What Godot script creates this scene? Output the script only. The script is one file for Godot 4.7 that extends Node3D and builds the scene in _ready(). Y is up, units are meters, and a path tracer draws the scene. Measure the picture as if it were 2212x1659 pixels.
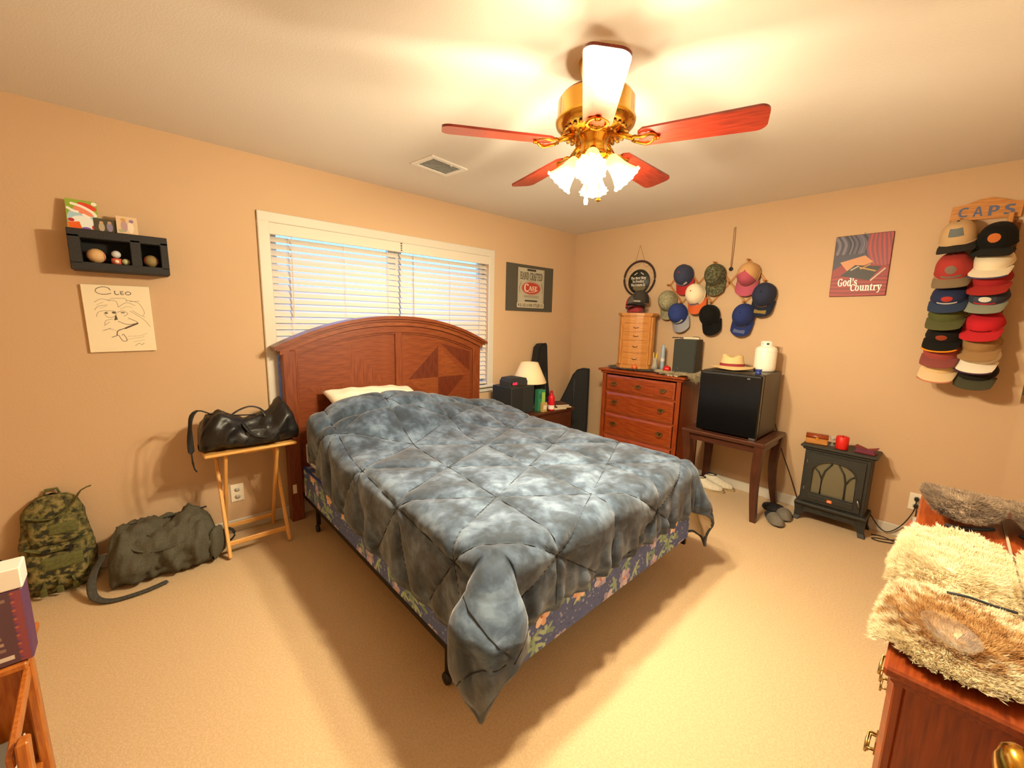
extends Node3D
# A bedroom: the corner of the back wall and the right wall is the origin, x runs left (negative), z towards the camera, y up, metres.

class G:
	# collects triangles of one mesh
	var st := SurfaceTool.new()
	var n := 0
	func _init() -> void:
		st.begin(Mesh.PRIMITIVE_TRIANGLES)
		st.set_smooth_group(-1)
	func smooth(on := true) -> G:
		st.set_smooth_group(0 if on else -1)
		return self
	func v(p: Vector3, uv := Vector2.ZERO) -> void:
		st.set_uv(uv)
		st.add_vertex(p)
	func tri(a: Vector3, b: Vector3, c: Vector3, ua := Vector2.ZERO, ub := Vector2.ZERO, uc := Vector2.ZERO) -> void:
		v(a, ua); v(b, ub); v(c, uc)
		n += 1
	func quad(a: Vector3, b: Vector3, c: Vector3, d: Vector3, ua := Vector2(0, 1), ub := Vector2(0, 0), uc := Vector2(1, 0), ud := Vector2(1, 1)) -> void:
		tri(a, b, c, ua, ub, uc)
		tri(a, c, d, ua, uc, ud)
	static func puv(p: Vector3, nrm: Vector3) -> Vector2:
		var m := nrm.abs()
		if m.z >= m.x and m.z >= m.y: return Vector2(p.x, -p.y)
		if m.x >= m.y: return Vector2(p.z, -p.y)
		return Vector2(p.x, p.z)
	func out_tri(a: Vector3, b: Vector3, c: Vector3, from: Vector3, xf := Transform3D.IDENTITY) -> void:
		var nr := (a - c).cross(a - b)
		if nr.dot((a + b + c) / 3.0 - from) < 0.0:
			var t := b
			b = c
			c = t
		tri(xf * a, xf * b, xf * c, puv(a, nr), puv(b, nr), puv(c, nr))
	func out_quad(a: Vector3, b: Vector3, c: Vector3, d: Vector3, from: Vector3, xf := Transform3D.IDENTITY) -> void:
		out_tri(a, b, c, from, xf)
		out_tri(a, c, d, from, xf)
	# box with chamfered edges; xf places the box's own centre
	func box(at: Vector3, size: Vector3, bev := 0.0, basis := Basis.IDENTITY) -> G:
		var xf := Transform3D(basis, at)
		var h := size / 2.0
		bev = minf(bev, minf(h.x, minf(h.y, h.z)) * 0.98)
		var cv := func(s: Vector3, ax: int) -> Vector3:
			var r := Vector3(h.x - bev, h.y - bev, h.z - bev)
			r[ax] = h[ax]
			return r * s
		var o := Vector3.ZERO
		for ax in 3:
			var b := (ax + 1) % 3
			var c := (ax + 2) % 3
			for s in [-1.0, 1.0]:
				var q := []
				for k in [[-1, -1], [-1, 1], [1, 1], [1, -1]]:
					var sg := Vector3.ZERO
					sg[ax] = s; sg[b] = k[0]; sg[c] = k[1]
					q.append(cv.call(sg, ax))
				out_quad(q[0], q[1], q[2], q[3], o, xf)
			if bev > 0.0:
				for sa in [-1.0, 1.0]:
					for sb in [-1.0, 1.0]:
						var s0 := Vector3.ZERO
						s0[ax] = sa; s0[b] = sb; s0[c] = -1.0
						var s1 := s0
						s1[c] = 1.0
						out_quad(cv.call(s0, ax), cv.call(s1, ax), cv.call(s1, b), cv.call(s0, b), o, xf)
		if bev > 0.0:
			for i in 8:
				var s := Vector3(1 if i & 1 else -1, 1 if i & 2 else -1, 1 if i & 4 else -1)
				out_tri(cv.call(s, 0), cv.call(s, 1), cv.call(s, 2), o, xf)
		return self
	# box between two corners
	func span(a: Vector3, b: Vector3, bev := 0.0) -> G:
		return box((a + b) / 2.0, (b - a).abs(), bev)
	# solid of revolution about local y; profile goes upwards along the outside, x = radius
	func lathe(pr: Array, seg := 20, xf := Transform3D.IDENTITY, squash := Vector2.ONE) -> G:
		for i in pr.size() - 1:
			var p: Vector2 = pr[i]
			var q: Vector2 = pr[i + 1]
			for k in seg:
				var a0 := TAU * k / seg
				var a1 := TAU * (k + 1) / seg
				var d0 := Vector3(cos(a0) * squash.x, 0, sin(a0) * squash.y)
				var d1 := Vector3(cos(a1) * squash.x, 0, sin(a1) * squash.y)
				var A := xf * (d0 * p.x + Vector3(0, p.y, 0))
				var Bq := xf * (d0 * q.x + Vector3(0, q.y, 0))
				var C := xf * (d1 * q.x + Vector3(0, q.y, 0))
				var D := xf * (d1 * p.x + Vector3(0, p.y, 0))
				var u0 := float(k) / seg
				var u1 := float(k + 1) / seg
				var v0 := float(i) / (pr.size() - 1)
				var v1 := float(i + 1) / (pr.size() - 1)
				if q.x > 0.00001: tri(A, C, Bq, Vector2(u0, v0), Vector2(u1, v1), Vector2(u0, v1))
				if p.x > 0.00001: tri(A, D, C, Vector2(u0, v0), Vector2(u1, v0), Vector2(u1, v1))
		return self
	# tube along points; r is one radius or one per point; flat squeezes the section
	func tube(pts: Array, r: Variant, seg := 6, closed := false, flat := 1.0, up := Vector3.UP) -> G:
		var rings := []
		var m := pts.size()
		for i in m:
			var a: Vector3 = pts[(i - 1 + m) % m] if (closed or i > 0) else pts[i]
			var b: Vector3 = pts[(i + 1) % m] if (closed or i < m - 1) else pts[i]
			var t := (b - a).normalized()
			var side := t.cross(up)
			if side.length() < 0.05: side = t.cross(Vector3.RIGHT)
			if side.length() < 0.05: side = t.cross(Vector3.BACK)
			side = side.normalized()
			var w := side.cross(t).normalized()
			var rad: float = r[i] if r is Array else r
			var ring := []
			for k in seg:
				var an := TAU * k / seg
				ring.append((pts[i] as Vector3) + side * cos(an) * rad + w * sin(an) * rad * flat)
			rings.append(ring)
		var last := m if closed else m - 1
		for i in last:
			var p: Array = rings[i]
			var q: Array = rings[(i + 1) % m]
			for k in seg:
				var k1 := (k + 1) % seg
				var u0 := Vector2(float(k) / seg, float(i) / m)
				var u1 := Vector2(float(k + 1) / seg, float(i + 1) / m)
				quad(p[k], p[k1], q[k1], q[k], u0, Vector2(u1.x, u0.y), u1, Vector2(u0.x, u1.y))
		if not closed:
			for k in range(1, seg - 1):
				tri(rings[0][0], rings[0][k + 1], rings[0][k])
				tri(rings[m - 1][0], rings[m - 1][k], rings[m - 1][k + 1])
		return self
	# outline in local x, y extruded from z0 to z1
	func prism(poly: PackedVector2Array, z0: float, z1: float, xf := Transform3D.IDENTITY) -> G:
		if Geometry2D.is_polygon_clockwise(poly):
			poly.reverse()
		var ix := Geometry2D.triangulate_polygon(poly)
		for i in range(0, ix.size(), 3):
			var a := poly[ix[i]]
			var b := poly[ix[i + 1]]
			var c := poly[ix[i + 2]]
			if (b - a).cross(c - a) < 0.0:
				var t := b
				b = c
				c = t
			tri(xf * Vector3(a.x, a.y, z1), xf * Vector3(c.x, c.y, z1), xf * Vector3(b.x, b.y, z1), Vector2(a.x, -a.y), Vector2(c.x, -c.y), Vector2(b.x, -b.y))
			tri(xf * Vector3(a.x, a.y, z0), xf * Vector3(b.x, b.y, z0), xf * Vector3(c.x, c.y, z0), Vector2(a.x, -a.y), Vector2(b.x, -b.y), Vector2(c.x, -c.y))
		var l := 0.0
		for i in poly.size():
			var p := poly[i]
			var q := poly[(i + 1) % poly.size()]
			var l1 := l + p.distance_to(q)
			quad(xf * Vector3(p.x, p.y, z0), xf * Vector3(p.x, p.y, z1), xf * Vector3(q.x, q.y, z1), xf * Vector3(q.x, q.y, z0), Vector2(l, z0), Vector2(l, z1), Vector2(l1, z1), Vector2(l1, z0))
			l = l1
		return self
	# surface from f(u, v), both 0..1
	func grid(nu: int, nv: int, f: Callable, uvs := Vector2.ONE, flip := false) -> G:
		var P := []
		for j in nv + 1:
			var row := PackedVector3Array()
			row.resize(nu + 1)
			for i in nu + 1:
				row[i] = f.call(float(i) / nu, float(j) / nv)
			P.append(row)
		return grid_of(P, uvs, flip)
	func grid_of(P: Array, uvs := Vector2.ONE, flip := false) -> G:
		var nv := P.size() - 1
		var nu: int = P[0].size() - 1
		for j in nv:
			for i in nu:
				var a: Vector3 = P[j][i]
				var b: Vector3 = P[j + 1][i]
				var c: Vector3 = P[j + 1][i + 1]
				var d: Vector3 = P[j][i + 1]
				var ua := Vector2(float(i) / nu, float(j) / nv) * uvs
				var uc := Vector2(float(i + 1) / nu, float(j + 1) / nv) * uvs
				var ub := Vector2(ua.x, uc.y)
				var ud := Vector2(uc.x, ua.y)
				if flip: quad(a, d, c, b, ua, ud, uc, ub)
				else: quad(a, b, c, d, ua, ub, uc, ud)
		return self
	func mesh() -> ArrayMesh:
		st.generate_normals()
		st.index()
		return st.commit()

var M := {}
var names := {}

func numbered(called: String) -> String:
	if not names.has(called):
		names[called] = 0
		return called
	names[called] += 1
	return "%s_%03d" % [called, names[called]]

func tag(o: Node, label: String, category: String, group := "") -> void:
	o.set_meta("label", label)
	o.set_meta("category", category)
	if group != "":
		o.set_meta("group", group)

func thing(called: String, label: String, category: String, at := Vector3.ZERO, turn := 0.0, group := "") -> Node3D:
	var o := Node3D.new()
	o.name = numbered(called)
	add_child(o)
	o.position = at
	o.rotation.y = turn
	tag(o, label, category, group)
	return o

func part(parent: Node3D, called: String, g: Variant, m: Material, label := "") -> MeshInstance3D:
	var o := MeshInstance3D.new()
	o.name = called
	o.mesh = g.mesh() if g is G else g
	for i in o.mesh.get_surface_count():
		o.set_surface_override_material(i, m)
	o.cast_shadow = GeometryInstance3D.SHADOW_CASTING_SETTING_ON
	parent.add_child(o, true)
	if label != "":
		o.set_meta("label", label)
	return o

func solo(called: String, g: G, m: Material, label: String, category: String, at := Vector3.ZERO, turn := 0.0, group := "") -> MeshInstance3D:
	var o := part(self, numbered(called), g, m)
	o.position = at
	o.rotation.y = turn
	tag(o, label, category, group)
	return o

func struct(called: String, g: G, m: Material) -> MeshInstance3D:
	var o := part(self, called, g, m)
	o.set_meta("kind", "structure")
	return o

# ---------- textures and materials ----------
func noise_img(sd: int, freq: float, size := 256, oct := 4, warp := 0.0, kind := FastNoiseLite.TYPE_SIMPLEX_SMOOTH) -> Image:
	var f := FastNoiseLite.new()
	f.seed = sd
	f.frequency = freq
	f.noise_type = kind
	f.fractal_octaves = oct
	if warp > 0.0:
		f.domain_warp_enabled = true
		f.domain_warp_amplitude = warp
		f.domain_warp_frequency = freq * 0.6
	var im := f.get_seamless_image(size, size)
	im.convert(Image.FORMAT_L8)
	return im

func ramp_tex(im: Image, cols: Array, stops: Array) -> ImageTexture:
	var g := Gradient.new()
	g.offsets = PackedFloat32Array(stops)
	g.colors = PackedColorArray(cols)
	var lut := PackedByteArray()
	for i in 256:
		var c := g.sample(i / 255.0)
		lut.append_array([int(c.r * 255), int(c.g * 255), int(c.b * 255)])
	var src := im.get_data()
	var dst := PackedByteArray()
	dst.resize(src.size() * 3)
	for i in src.size():
		var k := src[i] * 3
		dst[i * 3] = lut[k]
		dst[i * 3 + 1] = lut[k + 1]
		dst[i * 3 + 2] = lut[k + 2]
	var o := Image.create_from_data(im.get_width(), im.get_height(), false, Image.FORMAT_RGB8, dst)
	o.generate_mipmaps()
	return ImageTexture.create_from_image(o)

func hexc(s: String) -> Color:
	return Color(s)

func mat(key: String, col: Variant, rough := 0.8, metal := 0.0, spec := 0.5) -> StandardMaterial3D:
	var m := StandardMaterial3D.new()
	m.resource_name = key
	m.albedo_color = Color(col) if col is String else col
	m.roughness = rough
	m.metallic = metal
	m.metallic_specular = spec
	M[key] = m
	return m

# colour mottled between two tones by noise laid on the object from three sides; sc stretches it
func mottled(key: String, a: String, b: String, sc: Vector3, rough := 0.8, sd := 1, freq := 0.02, bump := 0.0) -> StandardMaterial3D:
	var m := mat(key, Color.WHITE, rough)
	var im := noise_img(sd, freq, 256, 4)
	m.albedo_texture = ramp_tex(im, [Color(a), Color(b)], [0.2, 0.8])
	m.uv1_triplanar = true
	m.uv1_scale = sc
	if bump > 0.0:
		m.heightmap_enabled = true
		m.heightmap_texture = m.albedo_texture
		m.heightmap_scale = bump
	return m

func wood(key: String, a: String, b: String, sc: Vector3, rough := 0.4, sd := 3) -> StandardMaterial3D:
	var m := mat(key, Color.WHITE, rough)
	var im := noise_img(sd, 0.018, 256, 5, 20.0)
	m.albedo_texture = ramp_tex(im, [Color(a), Color(a).lerp(Color(b), 0.6), Color(b)], [0.15, 0.5, 0.85])
	m.uv1_triplanar = true
	m.uv1_scale = sc
	m.clearcoat_enabled = true
	m.clearcoat = 0.25
	m.clearcoat_roughness = 0.25
	return m

func img_mat(key: String, im: Image, rough := 0.8, repeat := true) -> StandardMaterial3D:
	im.generate_mipmaps()
	var m := mat(key, Color.WHITE, rough)
	m.albedo_texture = ImageTexture.create_from_image(im)
	m.texture_repeat = repeat
	return m

# ---------- painting prints ----------
func dot(im: Image, x: float, y: float, r: float, c: Color) -> void:
	ell(im, x, y, r, r, 0.0, c)

func ell(im: Image, x: float, y: float, rx: float, ry: float, an: float, c: Color) -> void:
	var R := maxf(rx, ry)
	var ca := cos(an)
	var sa := sin(an)
	for j in range(maxi(0, int(y - R)), mini(im.get_height(), int(y + R) + 2)):
		for i in range(maxi(0, int(x - R)), mini(im.get_width(), int(x + R) + 2)):
			var dx := i + 0.5 - x
			var dy := j + 0.5 - y
			var p := (dx * ca + dy * sa) / rx
			var q := (-dx * sa + dy * ca) / ry
			if p * p + q * q <= 1.0:
				im.set_pixel(i, j, c)

func stroke(im: Image, pts: Array, r: float, c: Color) -> void:
	var cv := Curve2D.new()
	for k in pts.size():
		var p := Vector2(pts[k][0], pts[k][1])
		var a := Vector2(pts[maxi(k - 1, 0)][0], pts[maxi(k - 1, 0)][1])
		var b := Vector2(pts[mini(k + 1, pts.size() - 1)][0], pts[mini(k + 1, pts.size() - 1)][1])
		var t := (b - a) / 6.0
		cv.add_point(p, -t, t)
	var L := cv.get_baked_length()
	var s := 0.0
	while s <= L:
		var p := cv.sample_baked(s)
		dot(im, p.x, p.y, r, c)
		s += maxf(0.6, r * 0.5)

func fillpoly(im: Image, poly: PackedVector2Array, c: Color) -> void:
	var lo := poly[0]
	var hi := poly[0]
	for p in poly:
		lo = lo.min(p)
		hi = hi.max(p)
	for j in range(maxi(0, int(lo.y)), mini(im.get_height(), int(hi.y) + 1)):
		for i in range(maxi(0, int(lo.x)), mini(im.get_width(), int(hi.x) + 1)):
			if Geometry2D.is_point_in_polygon(Vector2(i + 0.5, j + 0.5), poly):
				im.set_pixel(i, j, c)

func text_mesh(s: String, size_m: float, depth := 0.001, font := "Droid Sans", bold := false, italic := false, wide := 1.0) -> TextMesh:
	var f := SystemFont.new()
	f.font_names = PackedStringArray([font])
	f.font_weight = 700 if bold else 400
	f.font_italic = italic
	var t := TextMesh.new()
	t.text = s
	t.font = f
	t.font_size = 48
	t.pixel_size = size_m / 48.0 / 0.72
	t.depth = depth
	t.curve_step = 2.0
	return t

func lettering(parent: Node3D, s: String, size_m: float, at: Vector3, m: Material, font := "Droid Sans", bold := false, italic := false, wide := 0.0) -> MeshInstance3D:
	# wide > 0 fits the line of text to that width
	var o := part(parent, "lettering", text_mesh(s, size_m, 0.0012, font, bold, italic), m)
	o.position = at
	if wide > 0.0:
		o.scale = Vector3(wide / o.mesh.get_aabb().size.x, 1, 1)
	return o

func basis_x(deg: float) -> Basis:
	return Basis(Vector3.RIGHT, deg_to_rad(deg))

func rot(x := 0.0, y := 0.0, z := 0.0) -> Basis:
	return Basis.from_euler(Vector3(deg_to_rad(x), deg_to_rad(y), deg_to_rad(z)))

func arcpts(c: Vector2, r: float, a0: float, a1: float, k: int) -> Array:
	var o := []
	for i in k + 1:
		var a := deg_to_rad(lerpf(a0, a1, float(i) / k))
		o.append(c + Vector2(cos(a), sin(a)) * r)
	return o

func pv2(a: Array) -> PackedVector2Array:
	var o := PackedVector2Array()
	for p in a:
		o.append(p if p is Vector2 else Vector2(p[0], p[1]))
	return o

const ROOM_L := -4.9
const ROOM_F := 3.52
const H := 2.44

func _ready() -> void:
	var cam := Camera3D.new()
	cam.name = "camera"
	cam.position = Vector3(-3.865, 1.455, 3.130)
	cam.rotation = Vector3(-0.1563, -0.7486, 0.0242)
	cam.fov = rad_to_deg(2.0 * atan(829.5 / 881.1))
	cam.near = 0.03
	cam.far = 100.0
	add_child(cam)
	cam.current = true
	var sky_m := ProceduralSkyMaterial.new()
	sky_m.sky_top_color = Color(0.2, 0.55, 1.0)
	sky_m.sky_horizon_color = Color(0.42, 0.74, 1.0)
	sky_m.ground_horizon_color = Color(0.5, 0.72, 0.95)
	sky_m.ground_bottom_color = Color(0.3, 0.4, 0.5)
	sky_m.sky_energy_multiplier = 2.2
	sky_m.ground_energy_multiplier = 2.2
	var sky := Sky.new()
	sky.sky_material = sky_m
	var env := Environment.new()
	env.background_mode = Environment.BG_SKY
	env.sky = sky
	env.tonemap_mode = Environment.TONE_MAPPER_LINEAR
	env.tonemap_exposure = 1.28
	env.sdfgi_enabled = true
	env.ssao_enabled = true
	env.ssil_enabled = true
	var we := WorldEnvironment.new()
	we.name = "world_environment"
	we.environment = env
	add_child(we)
	materials()
	room()
	window_and_blinds()
	ceiling_fan()
	bed()
	comforter()
	left_side()
	back_corner()
	chest_group()
	hat_rack()
	fridge_group()
	heater_group()
	caps_group()
	front_dresser()
	left_edge()

func materials() -> void:
	var wall := mat("wall_paint", "ccad8a", 0.85, 0.0, 0.3)
	wall.heightmap_enabled = true
	wall.heightmap_texture = ramp_tex(noise_img(5, 0.08, 256, 3), [Color.BLACK, Color.WHITE], [0.2, 0.8])
	wall.heightmap_scale = 0.02
	wall.uv1_triplanar = true
	wall.uv1_scale = Vector3(3, 3, 3)
	var ceil_m := mat("ceiling_paint", "e4ded4", 0.95, 0.0, 0.2)
	ceil_m.heightmap_enabled = true
	ceil_m.heightmap_texture = wall.heightmap_texture
	ceil_m.heightmap_scale = 0.03
	ceil_m.uv1_triplanar = true
	ceil_m.uv1_scale = Vector3(4, 4, 4)
	mat("trim_white", "d2cbbc", 0.45)
	var carpet := mat("carpet", Color.WHITE, 1.0, 0.0, 0.1)
	var ci := noise_img(11, 0.12, 512, 4)
	carpet.albedo_texture = ramp_tex(ci, [Color("c6aa84"), Color("cfb48e")], [0.3, 0.7])
	carpet.heightmap_enabled = true
	carpet.heightmap_texture = ramp_tex(noise_img(12, 0.25, 512, 3), [Color.BLACK, Color.WHITE], [0.2, 0.8])
	carpet.heightmap_scale = 0.12
	carpet.uv1_triplanar = true
	carpet.uv1_scale = Vector3(1.3, 1.3, 1.3)
	carpet.rim_enabled = true
	carpet.rim = 0.3
	mat("blind_white", "d6cdbd", 0.5)
	var sl := mat("slat_white", "ddd4c5", 0.5)
	sl.backlight_enabled = true
	sl.backlight = Color(0.08, 0.09, 0.1)
	mat("vinyl_white", "e9e9e6", 0.4)
	var gl := mat("pane_glass", Color(0.9, 0.95, 1.0, 0.08), 0.03)
	gl.transparency = BaseMaterial3D.TRANSPARENCY_ALPHA
	mat("brass", "d9a441", 0.18, 1.0)
	mat("brass_dull", "b8904a", 0.35, 1.0)
	mat("brass_antique", "a58a55", 0.35, 1.0)
	mat("black_plastic", "141414", 0.45)
	mat("black_matte", "1b1b1c", 0.8)
	mat("charcoal", "2d2e30", 0.75)
	mat("steel", "8a8a8a", 0.4, 1.0)
	mat("dark_steel", "2a2624", 0.55, 0.7)
	mat("ivory_plate", "f0e6d0", 0.4)
	mat("white_paint", "efece4", 0.45)
	mat("red_gloss", "c01818", 0.35)
	wood("cherry_x", "6b2e12", "84431f", Vector3(1.2, 14, 14), 0.38, 3)
	wood("cherry_y", "6b2e12", "84431f", Vector3(14, 1.2, 14), 0.38, 4)
	wood("cherry_dark", "54210f", "6a2e16", Vector3(12, 2, 12), 0.38, 5)
	wood("cherry_mid", "743619", "8c4a22", Vector3(2, 12, 12), 0.38, 6)
	wood("chest_x", "7a2f10", "9c4718", Vector3(1.2, 16, 16), 0.36, 7)
	wood("chest_y", "7a2f10", "984416", Vector3(16, 1.2, 16), 0.36, 8)
	wood("oak_x", "b3702a", "d0914a", Vector3(1.5, 18, 18), 0.4, 9)
	wood("oak_y", "b3702a", "d0914a", Vector3(18, 1.5, 18), 0.4, 10)
	wood("pine_x", "d69a4e", "e8b469", Vector3(1.5, 18, 18), 0.45, 13)
	wood("pine_y", "d69a4e", "e8b469", Vector3(18, 1.5, 18), 0.45, 14)
	wood("walnut_x", "3e1f10", "562c1a", Vector3(1.5, 16, 16), 0.4, 15)
	wood("walnut_y", "3e1f10", "562c1a", Vector3(16, 1.5, 16), 0.4, 16)
	wood("blade_wood", "6a1f14", "8a2c1a", Vector3(1.5, 18, 18), 0.3, 17)
	mottled("black_cloth", "101010", "242423", Vector3(8, 8, 8), 0.75, 21, 0.03, 0.2)
	mottled("olive_cloth", "474536", "59564a", Vector3(9, 9, 9), 0.85, 22, 0.04, 0.2)

func room() -> void:
	var T := 0.14
	struct("floor", G.new().span(Vector3(ROOM_L - T, -0.1, -T), Vector3(T, 0, ROOM_F + T)), M.carpet)
	struct("ceiling", G.new().span(Vector3(ROOM_L - T, H, -T), Vector3(T, H + 0.1, ROOM_F + T)), M.ceiling_paint)
	# back wall with the window opening
	var wx0 := -3.155
	var wx1 := -1.302
	var wy0 := 0.80
	var wy1 := 2.046
	var g := G.new()
	g.span(Vector3(ROOM_L - T, 0, -T), Vector3(wx0, H, 0))
	g.span(Vector3(wx1, 0, -T), Vector3(0, H, 0))
	g.span(Vector3(wx0, 0, -T), Vector3(wx1, wy0, 0))
	g.span(Vector3(wx0, wy1, -T), Vector3(wx1, H, 0))
	struct("wall_back", g, M.wall_paint)
	struct("wall_right", G.new().span(Vector3(0, 0, -T), Vector3(T, H, ROOM_F + T)), M.wall_paint)
	struct("wall_left", G.new().span(Vector3(ROOM_L - T, 0, 0), Vector3(ROOM_L, H, ROOM_F)), M.wall_paint)
	# wall behind the camera, with a doorway to a short hall
	g = G.new()
	g.span(Vector3(ROOM_L - T, 0, ROOM_F), Vector3(-3.86, H, ROOM_F + T))
	g.span(Vector3(-3.02, 0, ROOM_F), Vector3(0, H, ROOM_F + T))
	g.span(Vector3(-3.86, 2.05, ROOM_F), Vector3(-3.02, H, ROOM_F + T))
	struct("wall_front", g, M.wall_paint)
	g = G.new()
	g.span(Vector3(-4.3, -0.1, 4.6), Vector3(-2.6, H + 0.1, 4.7))
	g.span(Vector3(-4.4, -0.1, ROOM_F + T), Vector3(-4.3, H + 0.1, 4.7))
	g.span(Vector3(-2.6, -0.1, ROOM_F + T), Vector3(-2.5, H + 0.1, 4.7))
	g.span(Vector3(-4.3, H, ROOM_F + T), Vector3(-2.6, H + 0.1, 4.6))
	g.span(Vector3(-4.3, -0.1, ROOM_F + T), Vector3(-2.6, 0, 4.6))
	struct("wall_hall", g, M.wall_paint)
	# skirting with a rounded top
	var bb := func(called: String, a: Vector3, b: Vector3) -> void:
		struct(called, G.new().span(a, b, 0.004), M.trim_white)
	bb.call("baseboard_back", Vector3(ROOM_L, 0, 0), Vector3(0, 0.085, 0.013))
	bb.call("baseboard_right", Vector3(-0.013, 0, 0.013), Vector3(0, 0.085, ROOM_F))
	bb.call("baseboard_left", Vector3(ROOM_L, 0, 0.013), Vector3(ROOM_L + 0.013, 0.085, ROOM_F))
	bb.call("baseboard_front", Vector3(-2.95, 0, ROOM_F - 0.013), Vector3(-0.013, 0.085, ROOM_F))
	# door frame and the door standing ajar behind the camera
	g = G.new()
	g.span(Vector3(-3.92, 0, ROOM_F - 0.015), Vector3(-3.86, 2.11, ROOM_F), 0.004)
	g.span(Vector3(-3.02, 0, ROOM_F - 0.015), Vector3(-2.96, 2.11, ROOM_F), 0.004)
	g.span(Vector3(-3.92, 2.05, ROOM_F - 0.015), Vector3(-2.96, 2.11, ROOM_F), 0.004)
	struct("trim_1", g, M.trim_white)
	g = G.new()
	g.box(Vector3(0.385, 1.02, 0), Vector3(0.77, 2.02, 0.035), 0.003)
	for py in [0.55, 1.5]:
		for px in [0.2, 0.57]:
			g.box(Vector3(px, py, -0.0175), Vector3(0.26, 0.74, 0.008), 0.004)
	var door := struct("door_1", g, M.trim_white)
	door.position = Vector3(-3.82, 0.01, 3.505)
	door.rotation.y = deg_to_rad(15.0)
	var kn := Transform3D(Basis(Vector3.RIGHT, -PI / 2), Vector3(0.735, 0.92, -0.0175))
	part(door, "rose", G.new().smooth().lathe([Vector2(0.034, 0), Vector2(0.034, 0.004), Vector2(0.026, 0.009), Vector2(0.014, 0.011)], 20, kn), M.brass, "round brass door rose")
	part(door, "door_knob", G.new().smooth().lathe([Vector2(0.011, 0.008), Vector2(0.011, 0.028), Vector2(0.02, 0.034), Vector2(0.029, 0.044), Vector2(0.031, 0.053), Vector2(0.026, 0.062), Vector2(0.014, 0.068), Vector2(0, 0.069)], 24, kn), M.brass, "polished brass door knob")

func window_and_blinds() -> void:
	var g := G.new()
	# casing
	g.span(Vector3(-3.222, 0.74, 0), Vector3(-3.152, 2.108, 0.018), 0.005)
	g.span(Vector3(-1.305, 0.74, 0), Vector3(-1.237, 2.108, 0.018), 0.005)
	g.span(Vector3(-3.222, 2.042, 0), Vector3(-1.237, 2.108, 0.019), 0.005)
	g.span(Vector3(-3.222, 0.74, 0), Vector3(-1.237, 0.80, 0.017), 0.004)
	g.span(Vector3(-3.24, 0.785, 0), Vector3(-1.22, 0.81, 0.045), 0.006)
	var w := struct("window_1", g, M.trim_white)
	g = G.new()
	for x in [-3.125, -2.26, -2.197, -1.332]:
		g.span(Vector3(x - 0.03, 0.80, -0.13), Vector3(x + 0.03, 2.046, -0.085), 0.004)
	for y in [0.83, 1.42, 2.016]:
		g.span(Vector3(-3.155, y - 0.028, -0.125), Vector3(-1.302, y + 0.028, -0.09), 0.004)
	part(w, "window_frame", g, M.vinyl_white)
	for x in [[-3.095, -2.29], [-2.167, -1.362]]:
		for y in [[0.858, 1.392], [1.448, 1.988]]:
			part(w, "pane", G.new().span(Vector3(x[0], y[0], -0.11), Vector3(x[1], y[1], -0.106)), M.pane_glass)
	# two wooden blinds side by side
	blind("window_blind", -3.147, -2.226, "wide white slatted blind behind the taller side of the arched headboard", 1)
	blind("window_blind", -2.212, -1.299, "white slatted blind with sky glinting under its valance, near grey poster", 2)

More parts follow.
